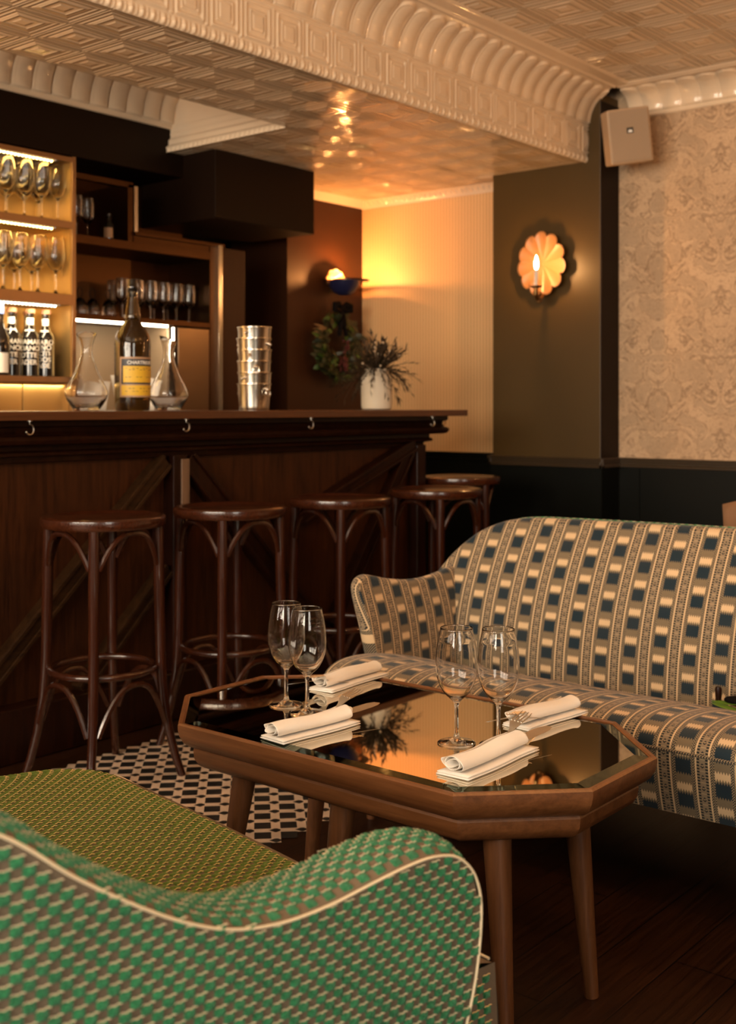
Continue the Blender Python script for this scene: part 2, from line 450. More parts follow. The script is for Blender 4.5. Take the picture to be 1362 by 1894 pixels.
# ------------------------------------------------------------------ embossed ceiling relief
def qd(fx, fz): return np.maximum(np.abs(fx), np.abs(fz))
def rings(q, edges, h):
    o = 0
    for (c, w) in edges: o = o + h*np.exp(-((q-c)/w)**2)
    return o
def relief(name, path, a0, a1, res, hfn, mp, m):
    """path: list of (p,z) polyline; extends along a; mp(a,p,z)->xyz; displaced along the normal"""
    P = np.array(path, float); seg = np.hypot(*np.diff(P, axis=0).T); L = np.concatenate([[0], np.cumsum(seg)])
    n = max(2, int(L[-1]/res)); l = np.linspace(0, L[-1], n+1)
    p = np.interp(l, L, P[:,0]); z = np.interp(l, L, P[:,1])
    dp = np.gradient(p, l); dz = np.gradient(z, l); nn = np.hypot(dp, dz)
    npx, npz = -dz/nn, dp/nn
    # normal should face the room: down / toward smaller p
    a = np.linspace(a0, a1, int(abs(a1-a0)/res)+1)
    A, Lg = np.meshgrid(a, l); h = hfn(A, Lg)
    sgn = relief.sgn
    X = A; Pp = p[:,None] + sgn*npx[:,None]*h; Z = z[:,None] + sgn*npz[:,None]*h
    V = mp(X, Pp, Z).reshape(-1, 3)
    na, nl = len(a), len(l)
    I = np.arange(na*nl).reshape(nl, na)
    F = np.stack([I[:-1,:-1], I[:-1,1:], I[1:,1:], I[1:,:-1]], -1).reshape(-1, 4)
    me = bpy.data.meshes.new(name)
    me.vertices.add(len(V)); me.vertices.foreach_set('co', V.astype(np.float32).ravel())
    me.loops.add(F.size); me.loops.foreach_set('vertex_index', F.astype(np.int32).ravel())
    me.polygons.add(len(F)); me.polygons.foreach_set('loop_start', np.arange(0, F.size, 4, dtype=np.int32)); me.polygons.foreach_set('loop_total', np.full(len(F), 4, dtype=np.int32))
    me.update(calc_edges=True); me.polygons.foreach_set('use_smooth', np.ones(len(F), bool)); me.materials.append(m)
    o = bpy.data.objects.new(name, me); link(o); return tag(o, kind='structure')
relief.sgn = 1
def fr_(x): return x - np.floor(x)
wob = lambda A, B: .0022*np.sin(A*7.1+B*3.3)*np.sin(B*6.3-A*2.1) + .0012*np.sin(A*19+1.7*np.sin(B*13))
mpA = lambda a, p, z: np.stack([a, p, z], -1)             # strip runs along x
mpB = lambda a, p, z: np.stack([p, a, z], -1)             # strip runs along y
# low ceiling over the bar (underside of the beam) : p goes from front edge back to the wall
def soff(A, Lg):
    return -wob(A, Lg)*.25
# path from p=2.78 to p: normal (−dz, dp) -> (0,+1) up, so height negative pushes down
relief('ceiling_low_front', [(2.775, SOF), (3.40, SOF)], .6, 5.02, .02, soff, mpA, M_ceilA)
relief('ceiling_low_back', [(3.40, SOF), (4.32, SOF)], 3.59, 5.20, .02, soff, mpA, M_ceilA)
struct(MB().box(3.59, RW, 3.40, 4.8, SOF+.001, 2.30), 'ceiling_low_slab', M_trimw, smooth=False)
struct(MB().box(5.02, RW, 3.303, 3.42, SOF-.002, SOF+.02), 'ceiling_low_patch', M_ceilA, smooth=False)
# beam fascia: egg band, square panels, cove up to the main ceiling (outline from below upward)
def fas(A, Lg):
    h = np.zeros_like(A)
    egg = ss(.0,.004,Lg)*ss(.040,.034,Lg)
    x = fr_(A/.042)-.5
    h += egg*(.006 + .009*np.exp(-((x/.22)**2)) + .006*np.exp(-(((np.abs(x)-.5)/.10)**2)))*np.sin(np.clip(Lg/.04,0,1)*PI)**.5
    w = ss(.040,.046,Lg)*ss(.176,.170,Lg)
    fx = (fr_(A/.15)-.5)*.15; fz = Lg-.108; q = qd(fx, fz)
    h += w*(rings(q, [(.055,.0035), (.034,.0030)], .007) + .003*ss(.062,.066,q)*0 + .005*np.exp(-((np.abs(fx)-.0725)/.0022)**2) + .006*ss(.029,.024,q))
    h += .008*np.exp(-((Lg-.180)/.005)**2)
    c = ss(.188,.194,Lg); x = (fr_(A/.098)-.5)*2; Lt = .400
    top = np.clip((Lg-(Lt-.055))/.045, 0, 1); rad = np.hypot(x, top)
    env = c*(np.sqrt(np.clip(1-rad**2, 0, 1)))
    h += .015*env*(Lg < Lt) + .0045*np.exp(-((rad-.86)/.07)**2)*c*(Lg < Lt)
    h += .007*np.exp(-((Lg-.418)/.006)**2)
    return h + .0006*np.sin(A*9)
r0 = []
r0 += [(2.772, 2.274), (2.772, 2.300), (2.762, 2.314), (2.760, 2.318), (2.760, 2.455)]
for i in range(0, 13):
    t = i/12*PI/2; r0.append((2.595 + .165*math.cos(t), 2.455+.165*math.sin(t)))
r0 += [(2.560, 2.622), (2.545, 2.630)]
relief.sgn = 1
relief('trim_beam_front', r0, .9, 5.03, .0042, fas, mpA, M_ceil)
struct(MB().box(.5, 5.02, 2.778, 3.40, SOF+.012, 2.79), 'ceiling_beam', M_trimw, smooth=False)
# main ceiling
relief.sgn = 1
def mainc(A, Lg): return -wob(A, Lg)*.25
relief('ceiling_main', [(-2.0, HC), (2.56, HC)], 1.9, 5.2, .025, mainc, mpA, M_ceilB)
struct(MB().box(-2.0, 1.9, -2.0, 2.80, HC, HC+.03), 'ceiling_main_rear', M_trimw, smooth=False)
# right wall cornice (runs along y)
def corn(A, Lg):
    x = (fr_(A/.098)-.5)*2; c = ss(.022,.03,Lg); Lt = .205
    top = np.clip((Lg-(Lt-.05))/.045, 0, 1); rad = np.hypot(x, top)
    h = .018*np.sqrt(np.clip(1-rad**2,0,1))*c*(Lg < Lt) + .005*np.exp(-((rad-.86)/.07)**2)*c*(Lg < Lt)
    return h + .010*ss(.0,.004,Lg)*ss(.020,.014,Lg) + .006*np.exp(-((Lg-.220)/.006)**2)
r1 = [(RW-.002, 2.492), (RW-.006, 2.512)]
for i in range(0, 11):
    t = i/10*PI/2; r1.append((RW-.110+.100*math.cos(t), 2.515+.105*math.sin(t)))
r1 += [(RW-.16, 2.622), (RW-.175, 2.63)]
relief('trim_cornice_right', r1, -1.2, 2.62, .0055, corn, mpB, M_ceil)
# recess over the back bar: fluted cornice on its back wall and moulded end face
r2 = [(4.158, 2.385), (4.150, 2.405)]
for i in range(0, 11):
    t = i/10*PI/2; r2.append((4.03+.115*math.cos(t), 2.41+.16*math.sin(t)))
r2 += [(4.0, 2.585), (3.99, 2.6)]
relief('trim_recess_cornice', r2, .8, 3.612, .006, lambda A, L: corn(A, L*.93), mpA, M_ceil)
struct(MB().box(-2.0, 3.59, 3.40, 4.75, 2.60, 2.64), 'ceiling_recess', M_trimw, smooth=False)
relief('trim_recess_end', [(3.585, 2.275), (3.585, 2.30), (3.600, 2.312), (3.600, 2.335), (3.612, 2.345), (3.612, 2.61)], 3.40, 4.17, .005,
       lambda A, L: .004*np.sin(A*2*PI/.03)*ss(.0,.004,L)*ss(.02,.014,L) + .003*np.exp(-((L-.10)/.004)**2) + .003*np.exp(-((L-.13)/.004)**2), mpB, M_ceil)
struct(MB().box(3.613, 3.66, 3.40, 4.17, SOF+.001, 2.6), 'wall_recess_end', M_trimw, smooth=False)
# small cornice round the low ceiling over the striped wall
relief('trim_low_cornice', [(RW-.002, 2.236), (RW-.010, 2.250), (RW-.022, 2.262), (RW-.036, 2.272), (RW-.05, SOF)], 3.30, 4.32, .005,
       lambda A, L: .003*np.sin(A*2*PI/.035)*ss(.018,.024,L)*ss(.05,.044,L), mpB, M_ceil)
relief('trim_low_cornice_back', [(4.318, 2.240), (4.305, 2.255), (4.29, 2.268), (4.27, SOF)], 4.36, RW, .006,
       lambda A, L: 0*A, mpA, M_trimw)

# ------------------------------------------------------------------ bar
bar = thing('bar_counter', 'dark stained wooden bar front with moulded frieze and diagonal braces', 'bar', (2.6, 3.2, 0))
def L(mb, ox, oy, oz=0):
    mb.V = [(x-ox, y-oy, z-oz) for x, y, z in mb.V]; return mb
mb = MB().box(.8, 4.215, 3.19, 3.55, .16, .97); L(mb, 2.6, 3.2).build('front_panel', M_panelwood, bar, smooth=False)
mb = MB().box(.8, 4.20, 3.12, 3.52, .002, .17); L(mb, 2.6, 3.2).build('plinth', M_darkwood, bar, smooth=False, bevel=.004)
# frieze: stepped / ogee moulding, extruded with mitre round the end
prof = [(0,1.058), (.115,1.058), (.115,1.040), (.098,1.034), (.094,1.022), (.100,1.012), (.115,1.006), (.120,.996), (.114,.984), (.098,.978), (.050,.976), (.050,.962), (.062,.955), (.060,.946), (.030,.940), (.028,.925), (0,.920)]
mb = MB(); n = len(prof)
V = []
for (d_, z_) in prof: V.append((.8, 3.19-d_, z_))
for (d_, z_) in prof: V.append((4.215+d_*.8, 3.19-d_, z_))
for (d_, z_) in prof: V.append((4.215+d_*.8, 3.55, z_))
F = []
for k in range(2):
    for i in range(n-1): F.append((k*n+i, k*n+i+1, (k+1)*n+i+1, (k+1)*n+i))
F.append(tuple(range(n))); F.append(tuple(2*n+i for i in range(n)))
mb.add(V, F); L(mb, 2.6, 3.2).build('frieze', M_darkwood, bar, angle=30)
for xx in (1.32, 2.77, 4.19):
    mb = MB().box(xx-.032, xx+.032, 3.135, 3.20, .16, .93); L(mb, 2.6, 3.2).build('post', M_darkwood, bar, smooth=False, bevel=.004)
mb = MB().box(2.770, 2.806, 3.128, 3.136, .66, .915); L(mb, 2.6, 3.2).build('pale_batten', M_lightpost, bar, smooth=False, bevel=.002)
M_bracewood = wood('brace_oak', (.012,.0045,.0013), (.038,.0155,.005), 0, .42, spec=.2)
def brace(x0, z0, x1, z1, w, m, d=.045):
    v = Vector((x1-x0, 0, z1-z0)); l = v.length; a = math.atan2(v.z, v.x)
    M = Matrix.Translation((x0-2.6, -.005-d, z0)) @ Matrix.Rotation(-a, 4, 'Y')
    mb = MB().box(0, l, 0, d, -w/2, w/2, M=M); mb.box(0, l, -.008, 0, -w/2, -w/2+.014, M=M); mb.box(0, l, -.008, 0, w/2-.014, w/2, M=M)
    mb.build('brace', m, bar, smooth=False, bevel=.002)
brace(2.72, .91, 1.95, .19, .058, M_bracewood); brace(2.73, .53, 2.36, .17, .048, M_bracewood)
brace(2.82, .91, 3.50, .23, .075, M_darkwood); brace(4.13, .91, 3.62, .20, .065, M_darkwood); brace(4.15, .93, 3.42, .66, .055, M_darkwood, .055)
brace(1.36, .91, 1.90, .35, .075, M_darkwood)
ct = thing('bar_worktop', 'long reddish brown wooden counter top running along the bar', 'counter top', (2.6, 3.2, 1.058))
L(MB().box(.8, 4.355, 3.0, 3.58, 1.058, 1.085), 2.6, 3.2, 1.058).build('top_board', M_counter, ct, smooth=False, bevel=.002)
# hooks under the counter
hook = None
hk_pos = [(2.09, 3.05, 'first bag hook under the bar counter, at the left frame edge'), (2.72, 3.05, 'small metal bag hook under the counter above the light post'),
          (3.36, 3.05, 'small metal bag hook under the counter above the third stool'), (4.155, 3.05, 'small metal bag hook near the end of the counter'), (4.335, 3.12, 'metal hook hanging below the overhanging end of the counter against the pale wall')]
for i, (hx, hy, lb) in enumerate(hk_pos):
    mb = MB(); r = .014
    pts = [(0,0,0), (0,0,-.012)] + [(r*math.sin(t)*1., 0, -.012-.016+.016*math.cos(t)) for t in np.linspace(.3, 4.2, 12)]
    mb.tube(pts, .0022, 8); mb.lathe([(0,0),(.008,0),(.008,-.004),(0,-.004)], 12); mb.ball(pts[-1], .0035, 8)
    o = mb.build('bag_hook', M_silver if i < 4 else M_brassleaf); o.location = (hx-2.6, hy-3.2, 0); o.parent = ct

# ------------------------------------------------------------------ bar stools
def make_stool(label):
    t = thing('bar_stool', label, 'bar stool')
    R = .183
    mb = MB().lathe([(0,.768),(.10,.767),(.140,.769),(.152,.774),(.160,.777),(.176,.777),(.1825,.772),(.1835,.762),(.182,.750),(.176,.744),(.150,.742),(0,.742)], 48)
    mb.build('seat', M_stoolseat, t)
    def legpt(z): # radius as a function of height
        return interp(z, [(0,.232),(.06,.212),(.14,.192),(.24,.176),(.34,.168),(.74,.160)])
    ang = [PI*k/2 for k in range(4)]
    for a in ang:
        zs = [0.0,.03,.06,.10,.14,.19,.24,.30,.36,.46,.58,.68,.745]
        mb = MB().tube([(legpt(z)*math.cos(a), legpt(z)*math.sin(a), z) for z in zs], [.0115,.012,.0125,.013,.0135,.014,.0145,.015,.0155,.016,.0165,.0165,.0165], 12)
        mb.build('leg', M_stool, t)
    mb = MB().tube([(.152*math.cos(2*PI*k/40), .152*math.sin(2*PI*k/40), .325) for k in range(40)], .0105, 10, closed=True)
    mb.build('foot_ring', M_stool, t)
    def arch(a0, ztop, zbot, r, name):
        P = []
        n = 16
        for i in range(n+1):
            s = i/n; a = a0 + .085 + (PI/2-.17)*s
            z = zbot + (ztop-zbot)*(1-abs(2*s-1)**2.6)
            rr = legpt(z) - .004 - .010*math.sin(PI*s)
            P.append((rr*math.cos(a), rr*math.sin(a), z))
        MB().tube(P, r, 8).build(name, M_stool, t)
    for a in ang:
        arch(a, .733, .632, .0085, 'seat_arch'); arch(a, .298, .165, .0085, 'foot_arch')
    return t
T0 = math.radians(39.44)
st = make_stool('bentwood bar stool leftmost in the row along the bar')
st.location = (2.18, 2.81, .002); st.rotation_euler = (0,0,T0+.06); st['group'] = 'bentwood stools along the bar'
for (x_, y_, r_, lb) in [(2.645, 2.755, -.03, 'bentwood bar stool before the pale post of the bar front'), (3.165, 2.735, .05, 'bentwood bar stool seen behind the left pair of table wine glasses'),
                     (3.73, 2.72, .04, 'bentwood bar stool with glowing seat, right above the striped sofa arm'), (4.44, 3.10, .70, 'bentwood bar stool farthest back, half hidden round the end of the bar')]:
    dup(st, (x_, y_, .002), T0+r_, lb, 'bentwood stools along the bar')

# ------------------------------------------------------------------ glassware
def smooth_path(pts, n=8):
    out = []
    for i in range(len(pts)-1):
        p0 = pts[max(i-1,0)]; p1 = pts[i]; p2 = pts[i+1]; p3 = pts[min(i+2, len(pts)-1)]
        for k in range(n):
            t = k/n
            out.append(tuple(.5*((2*p1[j]) + (-p0[j]+p2[j])*t + (2*p0[j]-5*p1[j]+4*p2[j]-p3[j])*t*t + (-p0[j]+3*p1[j]-3*p2[j]+p3[j])*t**3) for j in (0,1)))
    out.append(pts[-1]); return out
def glass_prof(H=.217, R=.0395, rim=.0305, foot=.036, bowl=.085, t=.0011):
    out = [(0,0),(foot*.97,0),(foot,.0012),(foot*.96,.0024),(foot*.6,.0045),(.010,.009),(.0048,.018),(.0038,.040),(.0038,bowl-.022),(.0055,bowl-.009),(.0125,bowl-.001),(.022,bowl+.008),(.031,bowl+.022),(R*.955,bowl+.042),(R,bowl+.062),(R*.965,bowl+.086),(R*.89,bowl+.110),(rim,H-.0005),(rim-t*.5,H)]
    inn = [(rim-t,H-.0008),(R*.89-t,bowl+.110),(R*.965-t,bowl+.086),(R-t,bowl+.062),(R*.955-t,bowl+.042),(.031-t,bowl+.0225),(.022-t,bowl+.0095),(.0115,bowl+.0025),(.004,bowl+.0005),(0,bowl)]
    def sm(p): return smooth_path(p, 3)
    a = out[:3]; b = sm(out[3:-2]) ; body = a + b[:-1] + [(rim+.0004, H-.006), (rim+.0002, H-.003), (rim, H-.0006), (rim-t*.5, H)]
    inner = [(rim-t,H-.0006), (rim-t+.0002,H-.003), (rim-t+.0004,H-.006)] + sm(inn[1:])
    return body + inner
def make_glass(name, label, **k):
    t = thing(name, label, 'wine glass')
    P = glass_prof(**k)
    MB().lathe(P, 40).build('glass_body', M_glass, t, angle=60)
    return t
g0 = MB().lathe(glass_prof(), 48).build('wine_glass', M_glass, angle=60)
def put(o, loc, label, cat, group=None, rz=0, first=[0]):
    c = o.copy(); COL.objects.link(c); c.location = loc; c.rotation_euler = (0,0,rz); tag(c, label, cat, group); return c
TZ = .470
g0.location = (1.795, 1.262, TZ); tag(g0, 'wine glass on the mirrored table, left one of the right-hand pair', 'wine glass', 'wine glasses on the mirrored table')
put(g0, (1.835, 1.195, TZ), 'wine glass on the mirrored table, its foot hidden behind the nearest napkin', 'wine glass', 'wine glasses on the mirrored table')
put(g0, (1.795, 1.700, TZ), 'wine glass on the mirrored table, left one of the left-hand pair', 'wine glass', 'wine glasses on the mirrored table')
put(g0, (1.775, 1.622, TZ), 'wine glass on the mirrored table, right one of the left-hand pair', 'wine glass', 'wine glasses on the mirrored table')
# back bar glasses (simpler copies)
gb = MB().lathe(glass_prof(.23,.041,.034,.036,.10,.0016), 24).build('wine_glass', M_glass, angle=60)
gs = MB().lathe(glass_prof(.182,.034,.029,.030,.075,.0016), 20).build('wine_glass', M_glass, angle=60)
Z1, Z2, Z3, Z4 = 1.842, 1.549, 1.506, 1.219
def ordn(i): return ['first','second','third','fourth','fifth','sixth','seventh','eighth','ninth','tenth'][i]
fst = {}
def shelfrow(proto, key, xs, y, z, txt, grp):
    for i, xx in enumerate(xs):
        if key not in fst and proto.get('label') is None:
            o = proto; o.location = (xx, y, z); fst[key] = 1
        else: o = put(proto, (xx, y, z), 'x', 'wine glass')
        tag(o, txt % ordn(i), 'wine glass', grp)
shelfrow(gb, 'a', [2.852, 2.775, 2.695, 2.612, 2.53, 2.45], 3.97, Z1, 'tall wine glass, top amber shelf, front row, %s from the right', 'glasses on the top lit shelf')
shelfrow(gb, 'b', [2.835, 2.765, 2.685, 2.60], 4.075, Z1, 'tall wine glass, top amber shelf, rear row, %s from the right', 'glasses on the top lit shelf')
shelfrow(gb, 'c', [2.842, 2.757, 2.675, 2.60, 2.52, 2.44], 3.97, Z2, 'tall wine glass, middle amber shelf, front row, %s from the right', 'glasses on the middle lit shelf')
shelfrow(gb, 'd', [2.80, 2.72, 2.635, 2.56], 4.075, Z2, 'tall wine glass, middle amber shelf, rear row, %s from the right', 'glasses on the middle lit shelf')
shelfrow(gs, 'e', [3.815, 3.735, 3.655, 3.575, 3.495, 3.41], 4.26, 1.502, 'small shaded wine glass, dim steel shelf, front row, %s from the right', 'glasses on the dim shelf')
shelfrow(gs, 'f', [3.775, 3.69, 3.60, 3.45], 4.37, 1.502, 'small shaded wine glass, dim steel shelf, rear row, %s from the right', 'glasses on the dim shelf')
# ------------------------------------------------------------------ left lit shelf unit
un = thing('shelf_unit', 'open steel and brass back bar shelf unit with glowing shelves', 'shelf unit', (2.5, 4.0, 0))
mb = MB().box(2.872, 2.89, 3.90, 4.16, .9, 2.105); L(mb, 2.5, 4.0).build('side_panel', M_steel, un, smooth=False, bevel=.001)
mb = MB().box(1.6, 2.872, 4.145, 4.16, .9, 2.10); L(mb, 2.5, 4.0).build('back_panel', M_brass, un, smooth=False)
mb = MB().box(2.866, 2.872, 3.905, 4.145, Z4, 2.08); L(mb, 2.5, 4.0).build('side_lining', M_brass, un, smooth=False)
for (z0, z1) in ((2.08, 2.10), (Z1-.030, Z1), (Z3, Z2), (Z4-.024, Z4)):
    mb = MB().box(1.6, 2.872, 3.90, 4.145, z0, z1); L(mb, 2.5, 4.0).build('shelf', M_steel, un, smooth=False, bevel=.001)
for (x0, x1) in ((1.9, 2.655), (2.661, 2.872)):
    mb = MB().box(x0, x1, 3.925, 3.94, .9, Z4-.026); L(mb, 2.5, 4.0).build('drawer_front', M_brass, un, smooth=False, bevel=.001)
def led(z, x0, x1, y, m, parent, ox, oy, dots=True):
    mb = MB().box(x0, x1, y-.005, y+.005, z-.004, z, m=0)
    k = int((x1-x0)/.0165)
    for i in range(k):
        mb.ball((x0+.008+i*.0165, y, z-.006), .0052, 8, m=1)
    L(mb, ox, oy).build('led_strip', [M_white, m], parent)
led(2.080, 1.9, 2.80, 3.915, M_ledy, un, 2.5, 4.0); led(Z1-.030, 1.9, 2.80, 3.915, M_ledy, un, 2.5, 4.0); led(Z3, 1.9, 2.82, 3.915, M_ledw, un, 2.5, 4.0)
# ------------------------------------------------------------------ bottles in the unit
def bend_text(mb, st_, size, r, z, ang=0, m=0, arc=None):
    V, F = text_geo(st_, size)
    out = []
    for (x_, y_, z_) in V:
        a = x_/r + ang - PI/2; rr = r + .0004 + z_
        out.append((rr*math.cos(a), rr*math.sin(a), z+y_))
    mb.add(out, F, m)
def curved(mb, r, z0, z1, a0, a1, m=0, n=16):
    V = []; F = []
    for i in range(n+1):
        a = a0+(a1-a0)*i/n-PI/2
        for z_ in (z0, z1): V.append((r*math.cos(a), r*math.sin(a), z_))
    for i in range(n): F.append((2*i, 2*i+2, 2*i+3, 2*i+1))
    mb.add(V, F, m)
FACE = T0 - PI/2 + .0   # rotation making local -y face the camera
FACE = -(PI/2 - T0) 
def black_bottle(label, loc, kind, rz):
    t = thing('liquor_bottle', label, 'bottle', loc, rz, 'bottles on the lowest lit shelf')
    R = .036
    MB().lathe([(0,0),(R*.9,0),(R,.004),(R,.150),(R*.93,.165),(.022,.182),(.0155,.20),(.0145,.235),(.0155,.240),(.0155,.252),(0,.252)], 28).build('bottle_body', M_blackglass, t)
    MB().lathe([(0,.252),(.0185,.252),(.0195,.256),(.0185,.268),(0,.269)], 20).build('cork', M_cork, t)
    mb = MB(); rows = [('AVERNA', .130), ('ANCIA', .105), ('OTTO', .078), ('MADER', .050)] if kind == 0 else [('AVERNA',.130), ('UENCH', .108), ('OTTI', .083), ('EDOS', .060), ('LADE', .036)]
    for (s_, z_) in [('SHAMAN', .130), ('NCIANCH', .105), ('OTTE', .078), ('ADER', .050)] if kind == 0 else [('AMARO', .131), ('UENO', .110), ('AOTI', .086), ('EOOS', .062), ('LADE', .038)]:
        bend_text(mb, s_, .027, R, z_-.003)
    mb.build('printed_lettering', M_print, t, smooth=False, fix=False)
    mb = MB(); curved(mb, .0158, .205, .232, -1.2, 1.2); curved(mb, .0235, .176, .186, -.9, .9); mb.build('neck_label', M_print, t, fix=False)
    return t
black_bottle('black bottle with cork and white lettering, left of three similar on the shelf', (2.651, 3.99, Z4), 0, FACE)
black_bottle('black bottle with cork and white lettering, middle of three similar on the shelf', (2.733, 3.985, Z4), 0, FACE+.1)
black_bottle('black bottle with cork and five lines of white lettering, nearest the shelf side panel', (2.806, 3.985, Z4), 1, FACE-.15)
black_bottle('black bottle standing behind the gap between two lettered bottles', (2.72, 4.09, Z4), 0, FACE+.6)
black_bottle('black bottle standing at the back behind the right lettered bottles', (2.80, 4.10, Z4), 1, FACE+.9)
t = thing('wine_bottle', 'dark wine bottle with blue cap and plain white label at the left frame edge', 'bottle', (2.578, 3.96, Z4), FACE, 'bottles on the lowest lit shelf')
MB().lathe([(0,0),(.038,0),(.040,.004),(.040,.125),(.036,.150),(.020,.190),(.0150,.210),(.0145,.250),(0,.250)], 28).build('bottle_body', M_blackglass, t)
MB().lathe([(.0150,.238),(.0168,.238),(.0172,.285),(.015,.289),(0,.289)], 20).build('cap', M_bluecap, t)
mb = MB(); curved(mb, .0406, .012, .088, -1.2, 1.2); mb.build('label', M_print, t, fix=False)

# ------------------------------------------------------------------ steel cupboard run in the middle
cb = thing('steel_cupboard', 'brushed steel back bar cupboard run with open shelf and lit niche', 'cupboard', (3.4, 4.2, 0))
def part(name, m, *boxes, parent=cb, o=(3.4,4.2), bevel=.001):
    mb = MB()
    for b in boxes: mb.box(*b)
    L(mb, *o); return mb.build(name, m, parent, smooth=False, bevel=bevel)
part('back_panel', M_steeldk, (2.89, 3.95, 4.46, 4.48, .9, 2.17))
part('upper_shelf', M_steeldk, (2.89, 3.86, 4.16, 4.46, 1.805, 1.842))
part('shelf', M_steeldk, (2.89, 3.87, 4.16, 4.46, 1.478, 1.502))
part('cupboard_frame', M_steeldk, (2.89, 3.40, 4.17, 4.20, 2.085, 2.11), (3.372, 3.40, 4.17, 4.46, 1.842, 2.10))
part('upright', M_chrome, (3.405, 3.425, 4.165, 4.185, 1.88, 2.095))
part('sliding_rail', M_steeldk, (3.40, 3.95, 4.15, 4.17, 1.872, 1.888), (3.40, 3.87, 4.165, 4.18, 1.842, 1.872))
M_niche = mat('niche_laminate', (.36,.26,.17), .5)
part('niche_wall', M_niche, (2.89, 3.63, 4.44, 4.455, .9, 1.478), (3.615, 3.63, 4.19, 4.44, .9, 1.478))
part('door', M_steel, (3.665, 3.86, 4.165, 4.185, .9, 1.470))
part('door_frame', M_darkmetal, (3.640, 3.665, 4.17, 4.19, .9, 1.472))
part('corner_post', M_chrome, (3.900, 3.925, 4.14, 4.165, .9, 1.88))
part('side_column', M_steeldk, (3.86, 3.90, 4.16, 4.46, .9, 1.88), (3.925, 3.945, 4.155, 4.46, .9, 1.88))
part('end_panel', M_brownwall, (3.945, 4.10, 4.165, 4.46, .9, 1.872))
mb = MB().box(2.90, 3.600, 4.164, 4.180, 1.468, 1.478, 1); mb.box(3.632, 3.640, 4.166, 4.172, 1.31, 1.468, 1); L(mb, 3.4, 4.2).build('led_strip', [M_white, M_ledw], cb, smooth=False)
bcab = tag(MB().box(1.0, 4.5, 3.95, 4.74, .0, .90).build('back_bar_cabinet', M_darkwood, smooth=False, bevel=.003), 'low dark back bar cabinet behind the counter under the shelves', 'cabinet')
# things on the dim shelf and in the cupboard
def cloche(loc, label):
    t = thing('glass_cloche', label, 'glass cloche', loc, 0, 'glass cloches with wire loops')
    MB().lathe([(.030,0),(.031,.004),(.030,.035),(.026,.055),(.016,.070),(.006,.076),(0,.077),(0,.075),(.015,.068),(.025,.053),(.029,.035),(.0295,.001)], 24).build('dome', M_glass, t)
    pts = [(.012*math.sin(2*PI*k/20)*1.1, 0, .098-.024*math.cos(2*PI*k/20)) for k in range(20)]
    MB().tube(pts, .0022, 8, closed=True).build('wire_loop', M_darkmetal, t)
    mb = MB().lathe([(0,-.001),(.036,-.001),(.036,.006),(0,.006)], 24); mb.build('base', M_darkmetal, t)
cloche((3.162, 4.24, 1.503), 'small dark bell-shaped cloche with wire loop, beside the lit shelf unit'); cloche((3.230, 4.24, 1.503), 'small dark bell-shaped cloche with wire loop, middle of the three')
cloche((3.318, 4.24, 1.503), 'small dark bell-shaped cloche with wire loop, nearest the stemmed glasses')
t = thing('small_bottle', 'small dark bottle with pale label inside the open cupboard', 'bottle', (3.305, 4.22, 1.843), FACE)
MB().lathe([(0,0),(.024,0),(.025,.003),(.025,.065),(.011,.082),(.0095,.105),(.012,.107),(.012,.120),(0,.120)], 20).build('bottle_body', M_blackglass, t)
mb = MB(); curved(mb, .0255, .010, .055, -.9, .9); mb.build('label', M_lblB, t, fix=False)
put(gs, (3.15, 4.25, 1.843), 'dim stemmed glass standing inside the open cupboard, left of the small bottle', 'wine glass', 'glasses in the open cupboard')
put(gs, (3.225, 4.27, 1.843), 'dim stemmed glass inside the open cupboard, closest to the small bottle', 'wine glass', 'glasses in the open cupboard')

# ------------------------------------------------------------------ things on the counter
CZ = 1.085
def decanter(loc, rz, label):
    t = thing('glass_decanter', label, 'decanter', loc, rz, 'glass decanters on the bar')
    out = [(0,0),(.040,0),(.044,.004),(.056,.020),(.068,.040),(.0735,.058),(.072,.072),(.062,.094),(.048,.120),(.036,.145),(.026,.172),(.0215,.192),(.0200,.210),(.022,.228),(.028,.248),(.034,.262)]
    th = .0022
    inn = [(r-th, z) for r, z in out[::-1] if z > .03] + [(.052,.030),(.045,.016),(.035,.012),(0,.012)]
    mb = MB().lathe(out + inn, 36)
    mb.V = [(x_, y_, z_ + max(0, (z_-.2))*.22*x_/.034) for x_, y_, z_ in mb.V]   # slanted lip
    mb.build('glass_body', M_glass, t, angle=60)
decanter((2.488, 3.30, CZ), .9, 'clear glass decanter left of the big liqueur bottle on the bar')
decanter((2.856, 3.30, CZ), 2.6, 'clear glass decanter right of the big liqueur bottle on the bar')
t = thing('liqueur_bottle', 'very large dark liqueur bottle with yellow and black label on the bar', 'bottle', (2.688, 3.30, CZ), FACE)
kz = .467/.467
MB().lathe([(0,.004),(.030,0),(.058,.001),(.0615,.006),(.0625,.05),(.0635,.18),(.0640,.235),(.0625,.255),(.056,.275),(.046,.293),(.036,.306),(.029,.316),(.0265,.322),(.0280,.326),(.0285,.342),(.0270,.347),(.0265,.352),(.0235,.368),(.0185,.395),(.0165,.415),(.0155,.430),(.0180,.432),(.0185,.440),(.0155,.443),(.0150,.455),(0,.456)], 48).build('bottle_body', M_darkglass, t)
MB().lathe([(.0160,.395),(.0178,.395),(.0172,.418),(.0162,.425),(.0188,.429),(.0192,.441),(.0160,.445),(.0155,.466),(.0145,.468),(0,.468)], 24).build('cap', M_blackglass, t)
LA0, LA1 = math.radians(-31), math.radians(112)
mb = MB(); r_ = .0640
curved(mb, r_, .048, .190, LA0, LA1, 0, 32); curved(mb, r_+.0004, .094, .183, LA0+.10, LA1-.10, 1, 32)
